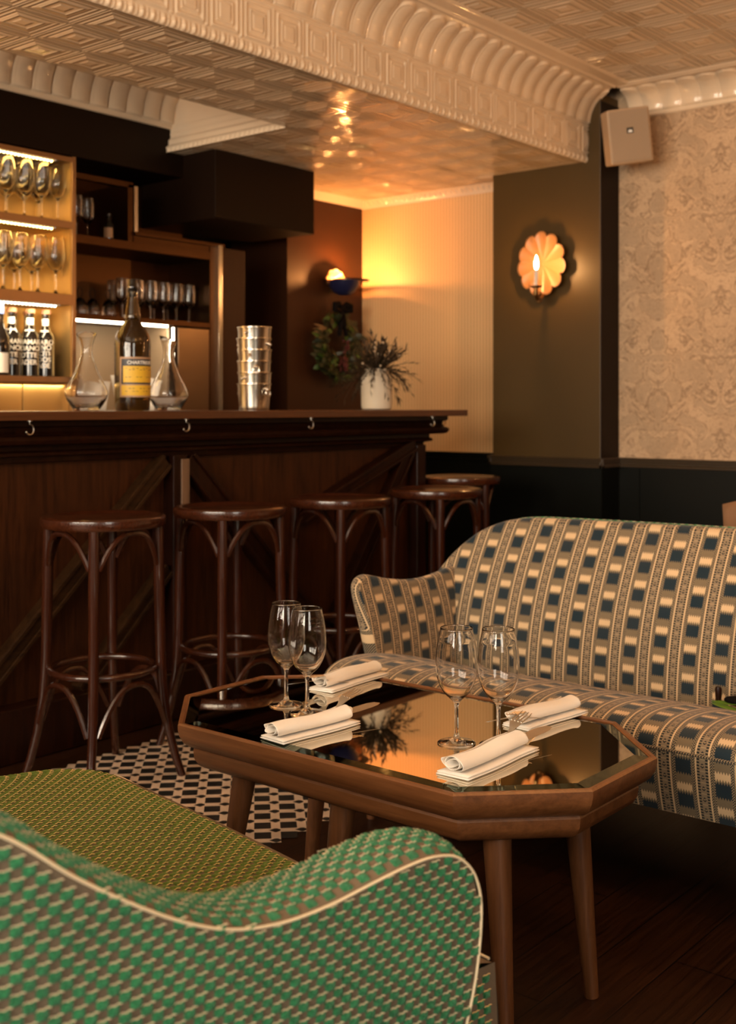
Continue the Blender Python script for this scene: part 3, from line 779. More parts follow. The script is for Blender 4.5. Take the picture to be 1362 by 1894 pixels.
curved(mb, r_+.0008, .100, .158, LA0+.22, LA1-.22, 2, 32); curved(mb, r_+.0008, .054, .090, LA0+.12, LA1-.12, 2, 32)
bend_text(mb, 'CHARTREUSE', .0170, r_+.001, .1645, (LA0+LA1)/2, 3)
for (s_, z_, sz) in (('LIQUEUR', .143, .0065), ('FABRIQUEE', .130, .0050), ('40%', .117, .0075), ('VOIRON  ISERE', .105, .0050), ('70 cl', .076, .0065), ('PRODUCE OF FRANCE', .064, .0050)):
    pass
for z_ in (.149, .144, .118, .078, .068):     # fine illegible print on the yellow fields
    for k in range(9):
        if (k*7+int(z_*1000)) % 3: curved(mb, r_+.0012, z_, z_+.0016, LA0+.34+k*.2, LA0+.34+k*.2+.13, 1, 3)
mb.build('label', [M_lblB, M_lblK, M_lblY, M_print], t, fix=False)
mb = MB(); bend_text(mb, 'CHARTREUSE', .0200, .0632, .212, .15, 0); mb.build('embossed_lettering', M_darkglass, t, smooth=False, fix=False)
# stack of ice buckets
bk = None
side = [(.9, 0), (-.6, 1), (.2, 2), (-.2, 3), (1.1, 4), (-.4, 5)]
for i in range(6):
    pos = ['lowest', 'second from the bottom', 'third from the bottom', 'third from the top', 'second from the top', 'topmost'][i]
    t = thing('ice_bucket', 'polished steel ice bucket, %s in the stack on the bar' % pos, 'ice bucket', (3.30 + (.002 if i % 2 else -.001), 3.30, CZ + i*.0448), FACE + side[i][0], 'stacked steel ice buckets')
    MB().lathe([(0,.001),(.0575,.001),(.0590,.003),(.0600,.015),(.0655,.098),(.0660,.1005),(.0690,.102),(.0695,.104),(.0690,.106),(.0660,.1065),(.0645,.100),(.0640,.097),(.0585,.012),(.057,.004),(0,.0035)], 40).build('bucket_body', M_chrome, t)
    for sgn in (-1, 1):
        mb = MB().ball((0, sgn*.069, .084), .0075, 12); mb.ball((0, sgn*.0755, .080), .0062, 12)
        if i in (0, 2): mb.tube([(.012*math.cos(a)*1., sgn*.077, .068+.016*math.sin(a)) for a in np.linspace(0, 2*PI, 15)[:-1]], .0026, 8, closed=True)
        mb.build('handle', M_chrome, t)
# pale stoneware vase with dried bouquet
t = tag(MB().lathe([(0,.001),(.058,.001),(.067,.006),(.0700,.02),(.0705,.12),(.068,.145),(.060,.158),(.0545,.163),(.0545,.172),(.058,.180),(.056,.183),(.050,.180),(.049,.165),(.060,.140),(.062,.02),(0,.015)], 40).build('stoneware_vase', M_vase),
    'pale cream stoneware vase at the end of the bar before the wall corner', 'vase'); t.location = (4.073, 3.30, CZ)
def leaf(mb, p, d, up, l, w, m=0, bend=.2, n=4):
    d = Vector(d).normalized(); s = d.cross(Vector(up)).normalized(); nn = s.cross(d)
    V = []; F = []
    for i in range(n+1):
        f = i/n; ww = w*math.sin(PI*(f*.85+.1))*.5; c = Vector(p) + d*(l*f) - nn*(bend*l*f*f)
        V += [c-s*ww, c+nn*ww*.25, c+s*ww]
    for i in range(n): 
        for k in (0, 1): F.append((3*i+k, 3*i+k+1, 3*i+k+4, 3*i+k+3))
    mb.add(V, F, m)
bq = thing('dried_bouquet', 'dark dried grasses and seed heads arranged in the pale vase', 'bouquet', (4.073, 3.30, CZ+.17))
mb = MB(); mb2 = MB(); mb3 = MB()
R_ = random.Random(3)
for i in range(150):
    a = R_.uniform(0, 2*PI); el = R_.uniform(.1, 1.45); l = R_.uniform(.08, .175)*(1.1 if el < .6 else 1)
    d = Vector((math.cos(a)*math.cos(el), math.sin(a)*math.cos(el), math.sin(el)))
    pts = [Vector((0,0,-.06))*1 , d*.02]
    dro = R_.uniform(.02, .12) * (1.3 if el < .7 else .3)
    base = Vector((d.x*.02, d.y*.02, 0)); P = [Vector((d.x*.01, d.y*.01, -.05))]
    for f in np.linspace(0, 1, 6): P.append(base + d*(l*f) + Vector((0,0,-dro*f*f)))
    mb.tube(P, [.0016]*3+[.0013,.001,.0008,.0006], 5)
    for k in range(2, 7):
        for q in range(2):
            dd = (P[k]-P[k-1]).normalized() + Vector((R_.uniform(-.8,.8), R_.uniform(-.8,.8), R_.uniform(-.5,.9)))*.7
            leaf(mb, P[k], dd, (.3,.2,1), R_.uniform(.020,.045), R_.uniform(.004,.009), 0, R_.uniform(-.3,.5), 2)
for i in range(22):
    a = R_.uniform(0, 2*PI); el = R_.uniform(.3, 1.4); d = Vector((math.cos(a)*math.cos(el), math.sin(a)*math.cos(el), math.sin(el)))*R_.uniform(.06,.14)
    mb2.ball(d, R_.uniform(.003,.0055), 8); mb2.tube([d*.3, d], .0006, 4)
for i in range(26):
    a = R_.uniform(0, 2*PI); el = R_.uniform(.2, 1.2); d = Vector((math.cos(a)*math.cos(el), math.sin(a)*math.cos(el), math.sin(el)))
    leaf(mb3, d*.02, d, (0,.2,1), R_.uniform(.05,.10), R_.uniform(.008,.016), 0, .3, 5)
mb.build('dry_stems', M_dry, bq, fix=False); mb2.build('seed_heads', M_cotton, bq); mb3.build('green_leaves', M_leaf, bq, fix=False)
# crumpled menus / paper behind the decanters
def paper(pts_, label, loc, rz, name='folded_menu', m=M_white):
    mb = MB()
    mb.grid(lambda u, v: (lerp(lerp(pts_[0][0], pts_[1][0], u), lerp(pts_[3][0], pts_[2][0], u), v), .02*math.sin(u*3)+.015*v, lerp(lerp(pts_[0][1], pts_[1][1], u), lerp(pts_[3][1], pts_[2][1], u), v) + .012*math.sin(PI*u)*v), frange(0,1,.1), frange(0,1,.2))
    o = mb.build(name, m, fix=False); o.location = loc; o.rotation_euler = (0,0,rz); s_ = o.modifiers.new('s', 'SOLIDIFY'); s_.thickness = .002
    return tag(o, label, 'menu card', 'loose cards behind the bar')
paper([(-.07,.0),(.09,.0),(.11,.13),(-.10,.15)], 'bright white folded menu card showing behind the right decanter', (3.245, 3.98, 1.085), FACE)
paper([(-.10,.0),(.10,.0),(.12,.12),(-.13,.09)], 'white folded card lying between the left decanter and the big bottle', (2.99, 4.0, 1.085), FACE+.3)
paper([(-.06,.0),(.05,.0),(.10,.10),(.02,.17)], 'narrow white card leaning up behind the left decanter', (2.90, 4.02, 1.085), FACE-.2)
tb = tag(MB().box(2.90, 3.60, 3.96, 4.16, .90, 1.084).build('back_bar_shelf_box', M_steel, smooth=False, bevel=.003), 'low brushed steel ledge unit behind the bar under the lit niche', 'ledge unit')

# wreath under the corner sconce
wr = thing('hanging_wreath', 'dark leafy wreath with grapes and black bow hanging below the corner sconce', 'wreath', (4.90, 4.27, 1.46))
R_ = random.Random(11)
mb = MB(); mb2 = MB(); mb3 = MB(); mb4 = MB()
mb.tube([(.115*math.cos(a), .0, .155*math.sin(a)-.02) for a in np.linspace(0, 2*PI, 25)[:-1]], .008, 8, closed=True)
for i in range(460):
    a = R_.uniform(0, 2*PI); rr = R_.uniform(-.035,.035)
    # fuller towards the bottom
    if math.sin(a) > .3 and R_.random() < .55: continue
    p = Vector(((.115+rr)*math.cos(a), R_.uniform(-.05,.0), (.155+rr)*math.sin(a)-.02))
    d = Vector((R_.uniform(-1,1)+math.cos(a), R_.uniform(-1,.1), R_.uniform(-1,.7)))
    leaf(mb if R_.random() < .75 else mb2, p, d, (R_.uniform(-.3,.3), -1, .2), R_.uniform(.035,.07), R_.uniform(.022,.042), 0, R_.uniform(0,.5), 3)
for i in range(46):
    mb3.ball((.005+R_.gauss(0,.017), -.065+R_.gauss(0,.01), -.125+R_.gauss(0,.030)), .0085, 10)
for i in range(14): mb3.ball((.028+R_.gauss(0,.012), -.06+R_.gauss(0,.01), -.02+R_.gauss(0,.014)), .0075, 10)
for k in range(7):
    leaf(mb4, (-.10, -.03, .07), (-.8-R_.uniform(0,.4), -.1, -.3-R_.uniform(-.5,.6)), (0,-1,0), .10, .012, 0, .2, 5)
for s_ in (-1, 1):
    mb5 = None
rb = MB()
for s_ in (-1, 1):
    P = [(0,-.05,.185), (s_*.035,-.06,.205), (s_*.065,-.06,.200), (s_*.068,-.06,.175), (s_*.03,-.055,.172), (0,-.05,.182)]
    rb.tube(P, [.012,.017,.018,.017,.015,.012], 8)
    rb.tube([(0,-.05,.18), (s_*.014,-.06,.10), (s_*.03,-.06,.03)], [.010,.015,.012], 6)
rb.ball((0,-.055,.184), .016, 10)
mb.build('wreath_foliage', M_leaf, wr, fix=False); mb2.build('ivy_leaves', M_leafg, wr, fix=False); mb3.build('grape_cluster', M_grape, wr); mb4.build('wheat_ears', M_dryg, wr, fix=False); rb.build('ribbon_bow', M_ribbon, wr)

# ------------------------------------------------------------------ sconces
def shell_mesh(mb, R=(.137,.160), n=11, depth=.028, m=0, half=False, c=(0,0,0)):
    """in local x (width), z (height), opening toward -y"""
    na, nr = n*12, 16
    V = []; F = []
    for j in range(nr+1):
        rr = j/nr
        for i in range(na):
            a = 2*PI*i/na + PI/2
            lob = abs(math.cos(n*(a-PI/2)/2))
            edge = .84 + .16*lob**.55
            rib = (lob**.6)
            x_ = R[0]*rr*(1-(1-edge)*rr**2)*math.cos(a); z_ = R[1]*rr*(1-(1-edge)*rr**2)*math.sin(a)
            y_ = -depth*rr**2.2 + .010*rib*rr*(1-.3*rr)
            V.append((c[0]+x_, c[1]+y_, c[2]+z_))
    for j in range(nr):
        for i in range(na):
            k = (i+1) % na
            F.append((j*na+i, j*na+k, (j+1)*na+k, (j+1)*na+i))
    mb.add(V, F, m)
    return mb
s1 = thing('shell_sconce', 'scalloped shell wall sconce with lit candle on the olive pillar', 'wall sconce', (5.02, 2.985, 1.800), -PI/2)
# local -y faces the room (-x world) after rotation of -90deg: local x -> world -y
mb = shell_mesh(MB(), depth=.018, c=(0, -.042, .0))
o = mb.build('shell_plate', M_shell, s1, fix=False, angle=80); sd = o.modifiers.new('s', 'SOLIDIFY'); sd.thickness = .003
mb = MB().lathe([(0,0),(.030,0),(.030,.008),(0,.008)], 20, M=Matrix.Rotation(PI/2, 4, 'X')); mb.tube([(0,0,0), (0,-.042,0)], .008, 10); mb.build('wall_mount', M_brassleaf, s1)
FX = .052
mb = MB(); mb.lathe([(0,0),(.010,.0),(.032,.006),(.034,.009),(.032,.010),(.010,.004),(0,.004)], 28, c=(FX-.004,-.185,-.132)); mb.build('drip_pan', M_brassleaf, s1)
mb = MB(); mb.tube([(0,-.020,-.10), (.004,-.040,-.150), (.014,-.085,-.180), (.034,-.145,-.180), (FX-.006,-.180,-.160), (FX-.004,-.185,-.131)], [.007,.009,.011,.012,.012,.010], 10); mb.ball((.028,-.125,-.190), .012, 12); mb.build('candle_arm', M_brassleaf, s1)
mb = MB().tube([(FX-.004,-.185,-.128), (FX-.002,-.185,-.085), (FX,-.185,-.046)], [.0100,.0095,.0090], 16); mb.build('candle', M_candle, s1)
mb = MB().lathe([(0,-.026),(.006,-.022),(.0105,-.008),(.0100,.006),(.0065,.022),(.0028,.036),(0,.043)], 16, c=(FX,-.185,-.018)); mb.build('flame', M_flame, s1)
# second sconce, seen from its side, in the corner
s2_ = thing('bowl_sconce', 'dark bowl wall sconce throwing light upward, above the wreath in the corner', 'wall sconce', (4.925, 4.32, 1.800), 0)
prof = [(.001,-.078),(.030,-.074),(.060,-.055),(.082,-.025),(.090,.0),(.093,.0),(.085,-.027),(.062,-.059),(.031,-.078),(0,-.082)]
mb = MB().lathe(prof, 32, c=(0,-.095,-.004)); mb.V = [(x_*.92, y_, z_) for x_, y_, z_ in mb.V]; mb.build('bowl', M_navybowl, s2_)
mb = MB().lathe([(.086,-.004),(.128,.001),(.128,.003),(.086,-.001)], 32, c=(.02,-.098,0)); mb.V = [(max(x_, -.075), y_ if y_ < -.001 else -.001, z_) for x_, y_, z_ in mb.V]; mb.build('rim_flange', M_darkmetal, s2_)
mb = MB(); shell_mesh(mb, R=(.080,.065), n=9, depth=.045, c=(-.02,-.015,0)); mb.V = [(x_, y_, z_ if z_ > -.02 else -.02) for x_, y_, z_ in mb.V]
o = mb.build('shell_plate', M_shell, s2_, fix=False, angle=80); sd = o.modifiers.new('s', 'SOLIDIFY'); sd.thickness = .003
mb = MB().tube([(0,0,-.05), (0,-.05,-.06)], .010, 10); mb.build('wall_mount', M_brassleaf, s2_)
mb = MB().ball((0,-.095,-.010), .016, 14, sc=(1,1,1.25)); mb.build('bulb', M_bulb, s2_)

# ------------------------------------------------------------------ wall speaker
sp = thing('wall_speaker', 'boxy cream loudspeaker tilted on a bracket near the ceiling beside the pillar', 'loudspeaker', (4.90, 2.475, 2.342), FACE)
rot = Matrix.Rotation(math.radians(-7.5), 4, 'Y') @ Matrix.Rotation(math.radians(8), 4, 'X')
def tr(mb, M): mb.V = [tuple(M @ Vector(v)) for v in mb.V]; return mb
tr(MB().box(-.098, .098, .0, .13, -.124, .124), rot).build('cabinet', M_speaker, sp, smooth=False, bevel=.008)
tr(MB().box(-.089, .089, -.006, .002, -.114, .114), rot).build('grille', M_grille, sp, smooth=False, bevel=.002)
mb = MB().box(-.015, .015, -.009, -.005, .010, .036, 0); mb.prism([(-.010,.014),(.010,.014),(.007,.025),(-.006,.025)], .009, .0105, 1, M=Matrix.Rotation(PI/2, 4, 'X'))
tr(mb, rot).build('badge', [M_badge, M_badgew], sp, smooth=False)
mb = MB().tube([(.02,.10,.10), (.02,.09,.145), (.035,.12,.150), (.05,.17,.12)], .006, 8); mb.tube([(0,.12,0), (.10,.26,0)], .012, 8); mb.build('bracket', M_darkmetal, sp)

# ------------------------------------------------------------------ upholstered panels
def outline_len(path):
    L_ = [0]
    for a, b in zip(path[:-1], path[1:]): L_.append(L_[-1]+math.dist(a, b))
    return L_
def on_path(path, L_, l):
    l = max(0, min(l, L_[-1]))
    for i in range(len(L_)-1):
        if l <= L_[i+1] or i == len(L_)-2:
            t = (l-L_[i])/max(1e-9, L_[i+1]-L_[i]); return (lerp(path[i][0], path[i+1][0], t), lerp(path[i][1], path[i+1][1], t))
def tufts(mb, S, u0, u1, v0, v1, cu, cv, inside, h=.0022, mt=0, mth=1, rr=random.Random(5), thread=True, fill=1.10, tw=.00055, tl=1.0):
    """raised cut-pile squares in a checker over surface S(u,v), with a cream thread over each"""
    nu, nv = int((u1-u0)/cu), int((v1-v0)/cv)
    for j in range(nv):
        for i in range(nu):
            if (i+j) % 2: continue
            uc, vc = u0+(i+.5)*cu, v0+(j+.5)*cv
            if not inside(uc, vc): continue
            e = .0008
            p = Vector(S(uc, vc)); du = (Vector(S(uc+e, vc))-Vector(S(uc-e, vc))); dv = (Vector(S(uc, vc+e))-Vector(S(uc, vc-e)))
            if du.length < 1e-7 or dv.length < 1e-7: continue
            N = du.cross(dv).normalized() * tufts.sg
            du = du/(2*e); dv = dv/(2*e)
            hh = h*rr.uniform(.85, 1.2)
            g = (-.5, -.36, -.12, .12, .36, .5); V = []
            for b in g:
                for a in g:
                    ea = max(abs(a), abs(b)); k = -.1 if ea > .49 else (.72 if ea > .3 else 1.0)
                    sx = 1.0 + (.06 if ea > .3 and ea < .49 else 0)
                    q = p + du*(a*cu*fill*sx + rr.uniform(-1,1)*.00045) + dv*(b*cv*fill*sx + rr.uniform(-1,1)*.00045) + N*(hh*k + (rr.uniform(-1,1)*.0007 if k > 0 else 0))
                    V.append(q)
            F = [(y_*6+x_, y_*6+x_+1, (y_+1)*6+x_+1, (y_+1)*6+x_) for y_ in range(5) for x_ in range(5)]
            mb.add(V, F, mt)
            if thread:
                V = []; F = []
                for a in (-.62*tl, -.3*tl, 0, .3*tl, .58*tl):
                    c = p + du*(a*cu) + dv*(tufts.td*cv*.56) + N*(hh*(.55 + .30*math.cos(a*9)))
                    w = dv*tw ; V += [c-w, c+N*.0007, c+w]
                for k in range(4):
                    for q in (0,1): F.append((3*k+q, 3*k+q+1, 3*k+q+4, 3*k+q+3))
                mb.add(V, F, mth)
tufts.sg = 1; tufts.td = 1

# green armchair -----------------------------------------------------------
P0 = (1.20, .83); Fd = (.985, -.174); Sd = (-.174, -.985)
ga = thing('green_armchair', 'green checked velvet armchair with pale piping, seen from outside its arm', 'armchair', (P0[0], P0[1], 0), math.atan2(Fd[1], Fd[0]))
# local x = forward f ; local y = -s
def GM(f, s, z): return (f, -s, z)
CU, CV = .0106, .0091
top = smooth_path([(-.98,.86), (-.86,.845), (-.76,.815), (-.66,.762), (-.60,.715), (-.545,.677), (-.49,.645), (-.44,.625), (-.385,.616), (-.33,.617), (-.28,.623), (-.235,.628), (-.195,.629), (-.160,.621), (-.135,.600), (-.122,.570), (-.120,.535), (-.124,.49), (-.132,.45), (-.150,.38), (-.165,.30), (-.172,.18)], 6)
Lt = outline_len(top)
ztop = lambda f: max(interp(f, [p for p in top if p[0] <= -.12 and p[1] > .53][:]), 0) if f < -.121 else .53
upper = [p for p in top if p[1] > .535 and True]
xs_ = [p[0] for p in upper]; zs_ = [p[1] for p in upper]
def ztop(f): return float(np.interp(f, xs_, zs_))
lower = [p for p in top if p[1] <= .60 and p[0] > -.2][::-1]
def ffront(z): return float(np.interp(z, [p[1] for p in lower], [p[0] for p in lower])) if z < .60 else -.12
def s_out(f, z): 
    return .142 - .10*max(0, .60-z) + .010*math.sin(PI*min(1, max(0, (z-.18)/.42))) - .030*ss(-.60, -.95, f)*1.0
def s_in(f, z): return .050 - .03*max(0, .60-z)
def inside_o(f, z): return z < ztop(f)-.0005 and f < ffront(z)-.004 and f > -.97
arm = MB()
fs = frange(-.98, -.12, .012)
# ground surfaces: outer face
arm.grid(lambda f, v: GM(min(f, ffront(lerp(.15, ztop(f), v))), s_out(f, lerp(.15, ztop(f), v)), lerp(.15, ztop(f), v)), fs, frange(0,1,.03), 2)
arm.grid(lambda f, v: GM(min(f, ffront(lerp(.15, ztop(f), v))), s_in(f, lerp(.15, ztop(f), v)), lerp(.15, ztop(f), v)), fs, frange(0,1,.05), 2)
def strip(l, w):    # w 0 outer .. 1 inner ; crown
    f, z = on_path(top, Lt, l); f2, z2 = on_path(top, Lt, l+.004); f1, z1 = on_path(top, Lt, l-.004)
    t = Vector((f2-f1, z2-z1)).normalized(); nx, nz = -t.y, t.x
    c = .012*math.sin(PI*w)
    return GM(f+nx*c, lerp(s_out(f, z), s_in(f, z), w), z+nz*c)
arm.grid(strip, frange(0, Lt[-1], .010), frange(0, 1, .125), 2)
tufts.sg = 1; tufts.td = 1
tufts(arm, lambda u, v: GM(u, s_out(u, v), v), -.97, -.11, .17, .88, CU, CV, inside_o, .0038, 0, 1)
tufts.sg = 1; tufts.td = 1
wlen = .098
tufts(arm, lambda u, v: strip(u, v/wlen), .0, Lt[-1]-.01, .006, wlen, CU*1.05, CV*1.1, lambda u, v: True, .0030, 0, 1)
tufts.sg = -1; tufts.td = 1
tufts(arm, lambda u, v: GM(u, s_in(u, v), v), -.97, -.13, .40, .88, CU, CV, inside_o, .0024, 0, 1)
arm.build('armrest', [M_tuft, M_thread, M_ground], ga, fix=False, angle=80)
pp = MB(); pp.tube([GM(f, s_out(f, z)+.002, z+.0015) for f, z in [on_path(top, Lt, l) for l in frange(0, Lt[-1], .008)]], .0015, 8)
pp.tube([GM(f, s_in(f, z)-.001, z-.002) for f, z in [on_path(top, Lt, l) for l in frange(0, Lt[-1], .008)]], .0013, 8)
pp.build('piping', M_thread, ga)
# seat cushion
seat = MB(); SE = 1.03
def fedge(s):  # front edge as function of s, rounded at the far corner
    if s > -SE+.16: return .0
    t = min(1, (-SE+.16 - s)/.16); return -.16*(1-math.sqrt(max(0, 1-t*t)))
def seatS(u, v):
    s = max(v, -SE); fe = fedge(s); f = lerp(-.75, fe, (u+.75)/.75)
    d = min(-f*1.0 + (fe), .25) if False else (fe - f)
    z = .425 + .016*(1-math.exp(-max(0, d)/.05)) + .008*math.sin(PI*min(1, max(0, (s+SE)/SE))) - .018*math.exp(-max(0,(s+SE))/.03) + .012*0
    return GM(f, s, z)
seat.grid(seatS, frange(-.75, 0, .02), frange(-SE, .045, .02), 2)
tufts.sg = -1; tufts.td = 1
tufts(seat, seatS, -.74, -.004, -SE+.006, .045, .0110, .0096, lambda u, v: True, .0026, 0, 1, fill=1.2, tw=.0006, tl=.75)
edge_p = [( fedge(s), s) for s in frange(.040, -SE+.002, .012)] 
def front(u, v):   # u = s , v = z down
    s = u; fe = fedge(s)
    return GM(fe + .012*math.sin(PI*max(0,min(1,(.425-v)/.16))) , s, v)
seat.grid(front, frange(.045, -SE, .012), frange(.26, .425, .02), 2)
seat.grid(lambda u, v: GM(lerp(-.75, -.16, u), -SE - .004*math.sin(PI*(v-.26)/.165), v), frange(0,1,.1), frange(.26,.425,.03), 2)
tufts.sg = 1
tufts(seat, front, -.95, .045, .27, .42, CU, CV, lambda u, v: True, .0024, 0, 1)
sideS = lambda u, v: GM(u, .046 + .006*math.sin(PI*max(0,min(1,(.425-v)/.27))), v)
seat.grid(sideS, frange(-.40, .004, .02), frange(.15, .425, .02), 2)
seat.grid(front, frange(.046, -SE, .02), frange(.15, .26, .02), 2)
tufts.sg = 1
tufts(seat, sideS, -.22, .0, .16, .42, CU, CV, lambda u, v: True, .0026, 3, 1)
tufts(seat, front, -.95, .045, .16, .275, CU, CV, lambda u, v: True, .0024, 3, 1)
seat.build('seat', [M_tuftseat, M_threadwarm, M_ground, M_tuft], ga, fix=False, angle=80)
pp = MB().tube([GM(f, s, .428 - (.012 if s < -.9 else 0)) for f, s in edge_p] + [GM(f, -SE, .414) for f in frange(-.17, -.7, .05)], .0018, 8); pp.build('seat_piping', M_thread, ga)
# backrest
mb = MB()
def bk_f(u, v): return GM(-.60 - (v-.40)*.35 - .03*math.sin(PI*min(1,max(0,(v-.4)/.42))) + .0, u, v)
mb.grid(bk_f, frange(-SE, .06, .04), frange(.30, .84, .03), 2)
mb.grid(lambda u, v: GM(-.98 + .04*math.cos(PI*(v-.15)/.7), u, v), frange(-SE, .14, .04), frange(.15, .86, .05), 2)
mb.grid(lambda u, v: GM(lerp(-.752, -.98, v), u, .84+.02*math.sin(PI*v)), frange(-SE, .10, .04), frange(0, 1, .2), 2)
mb.grid(lambda u, v: GM(lerp(-.62-(v-.4)*.3, -.97, u), -SE, v), frange(0,1,.2), frange(.15,.84,.05), 2)
tufts.sg = -1; tufts.td = 1
tufts(mb, bk_f, -SE, .04, .42, .83, CU, CV, lambda u, v: u > -.5, .0024, 0, 1)
mb.build('backrest', [M_tuft, M_thread, M_ground], ga, fix=False)
mb = MB().box(-.93, -.03, -.03, SE-.01, .155, .41); mb.build('base', M_ground, ga, smooth=False, bevel=.01)
for (f, s) in ((-.10,.02), (-.88,.05), (-.10,-.95), (-.88,-.95)):
    MB().lathe([(0,0),(.012,0),(.020,.15),(0,.15)], 14, c=(f, -s, 0)).build('leg', M_tleg, ga)

# blue ikat sofa -----------------------------------------------------------
so = thing('striped_sofa', 'two seat sofa in navy and cream ikat striped fabric beyond the mirrored table', 'sofa', (2.75, 1.1, 0))
OX, OY = 2.75, 1.1
def W(x_, y_, z_): return (x_-OX, y_-OY, z_)
B0, B1 = .10, 2.05       # inner faces of the arms
# seat: profile path front-bottom -> top -> back
seatp = smooth_path([(2.345,.232), (2.330,.28), (2.320,.33), (2.316,.365), (2.322,.390), (2.352,.410), (2.41,.420), (2.50,.416), (2.62,.396), (2.78,.356), (2.96,.304)], 5)
Ls = outline_len(seatp)
def seatf(u, l):
    a, z = on_path(seatp, Ls, l)
    # front rail lifts slightly at the far left
    return W(a, u, z + (.0 if l > .15 else 0))
mb = MB(); mb.grid(seatf, frange(B0, B1+.01, .04), frange(0, Ls[-1], .008))
mb.V = mb.V; mb.build('seat', M_ikat, so, fix=False)
li = [l for l in frange(0, Ls[-1], .004) if on_path(seatp, Ls, l)[1] >= .372][0]
f_, z_ = on_path(seatp, Ls, li)
MB().tube([W(f_-.002, u, z_+.001) for u in frange(B0, B1, .05)], .0032, 8).build('seat_piping', M_ikat, so)
mb = MB().box(2.36-OX, 3.05-OX, B0-OY-.02, B1-OY+.02, .232, .300); mb.build('base_frame', M_ground, so, smooth=False)
# back: z top as function of B
backtop = smooth_path([(2.165,.580), (2.145,.612), (2.115,.650), (2.075,.688), (2.03,.714), (1.98,.733), (1.92,.744), (1.82,.749), (1.5,.753), (1.05,.756), (.55,.753), (.25,.748), (.13,.730), (.04,.690), (-.02,.62), (-.04,.585)], 6)
bxs = [p[0] for p in backtop][::-1]; bzs = [p[1] for p in backtop][::-1]
def zb(b): return float(np.interp(b, bxs, bzs))
def backA(z, b):   # inner surface
    t = (z-.30)/.45
    edge = 0.
    return 2.915 + .165*t - .045*math.sin(PI*min(1, max(0, t*1.02)))**.8 + edge
BW = frange(-.03, 2.165, .03)
def backf(u, v):
    zt = zb(u); z = lerp(.29, zt, v); return W(backA(z, u), u, z)
mb = MB(); mb.grid(backf, BW, frange(0,1,.04), 0, uvf=lambda u, v: (u, .09+lerp(.29, zb(u), v)*1.06))
mb.grid(lambda u, w: W(backA(zb(u), u) + .022*w*2.2 , u, zb(u)+.012*math.sin(PI*min(1,w))**.7), BW, frange(0,1,.2), 0, uvf=lambda u, w: (u, .09+zb(u)*1.06+.03*w))
mb.build('backrest', M_ikat, so, fix=False)
# outer back in green check
ob = MB()
def outf(u, v):
    zt = zb(u)+.002; z = lerp(.20, zt, v); return W(3.18 + .02*math.sin(PI*v) - .035*ss(.92,1,v), u, z)
ob.grid(outf, BW, frange(0,1,.05), 2)
def topr(u, w): return W(backA(zb(u), u)+.046 + (.035)*w, u, zb(u)+.004+.007*math.sin(PI*w)-.004*w)
ob.grid(topr, BW, frange(0,1,.2), 2)
tufts.sg = -1; tufts.td = 1
tufts(ob, lambda u, v: topr(u, v/.035), .35, 2.15, .002, .034, .0124, .0108, lambda u, v: True, .0028, 0, 1)
ob.build('outer_back', [M_tuft, M_thread, M_ground], so, fix=False)
MB().tube([W(backA(zb(u), u)+.044, u, zb(u)+.006) for u in BW], .0028, 8).build('back_piping', M_thread, so)
# arms (inner face striped, outer green)
armtop = smooth_path([(3.24,.57), (3.16,.600), (3.08,.606), (3.01,.597), (2.93,.584), (2.83,.575), (2.74,.578), (2.66,.590), (2.60,.604), (2.565,.611), (2.540,.608), (2.524,.594), (2.520,.568), (2.526,.51), (2.535,.45), (2.545,.38), (2.550,.235)], 6)
La = outline_len(armtop)
aup = [p for p in armtop if p[1] > .5975 or p[0] > 2.56]
axs = [p[0] for p in aup][::-1]; azs = [p[1] for p in aup][::-1]
alow = [p for p in armtop if p[0] < 2.552 and p[1] < .60][::-1]
def az(a): return float(np.interp(a, axs, azs))
def afront(z): return float(np.interp(z, [p[1] for p in alow], [p[0] for p in alow]))
for side_ in (1, -1):
    off = B1 if side_ == 1 else B0
    def bi(a, z): return off + side_*(.19*max(0, z-.33) + .06*max(0, z-.50) - .010*math.sin(PI*min(1,max(0,(z-.33)/.27))))
    def bo(a, z): return bi(a, z) + side_*(.032 + .016*math.sin(PI*min(1,max(0,(z-.25)/.35))))
    ar = MB()
    As = frange(2.520, 3.22, .012)
    def af(fn, a, v):
        zt = az(a); z = lerp(.235, zt, v); return W(max(a, afront(z)), fn(a, z), z)
    vv = frange(0,1,.04)
    ar.grid(lambda a, v: af(bi, a, v), As, vv, 0, uvf=lambda a, v: (-a+.030, .06+lerp(.235, az(a), v)))
    ar.grid(lambda a, v: af(bo, a, v), As, vv, 2)
    def st_(l, w):
        a, z = on_path(armtop, La, l); a2, z2 = on_path(armtop, La, l+.004); a1, z1 = on_path(armtop, La, l-.004)
        t = Vector((a2-a1, z2-z1)).normalized(); nx, nz = t.y, -t.x
        c = .011*math.sin(PI*w)**.75
        return W(a+nx*c, lerp(bi(a, z), bo(a, z), w), z+nz*c)
    ar.grid(st_, frange(0, La[-1], .010), frange(0,1,.1), 0, uvf=lambda l, w: ((-on_path(armtop, La, l)[0]+.030 - (.045*w if on_path(armtop, La, l)[0] < 2.53 else 0)), .06+on_path(armtop, La, l)[1]+(.045*w if on_path(armtop, La, l)[0] > 2.53 else 0)))
    ar.build('armrest', [M_ikat, M_tuft, M_ground], so, fix=False, angle=80)
for (x_, y_) in ((2.42,.16), (2.42,1.98), (3.02,.16), (3.02,1.98)):
    MB().lathe([(0,0),(.012,0),(.020,.234),(0,.234)], 14, c=(x_-OX, y_-OY, 0)).build('leg', M_tleg, so)

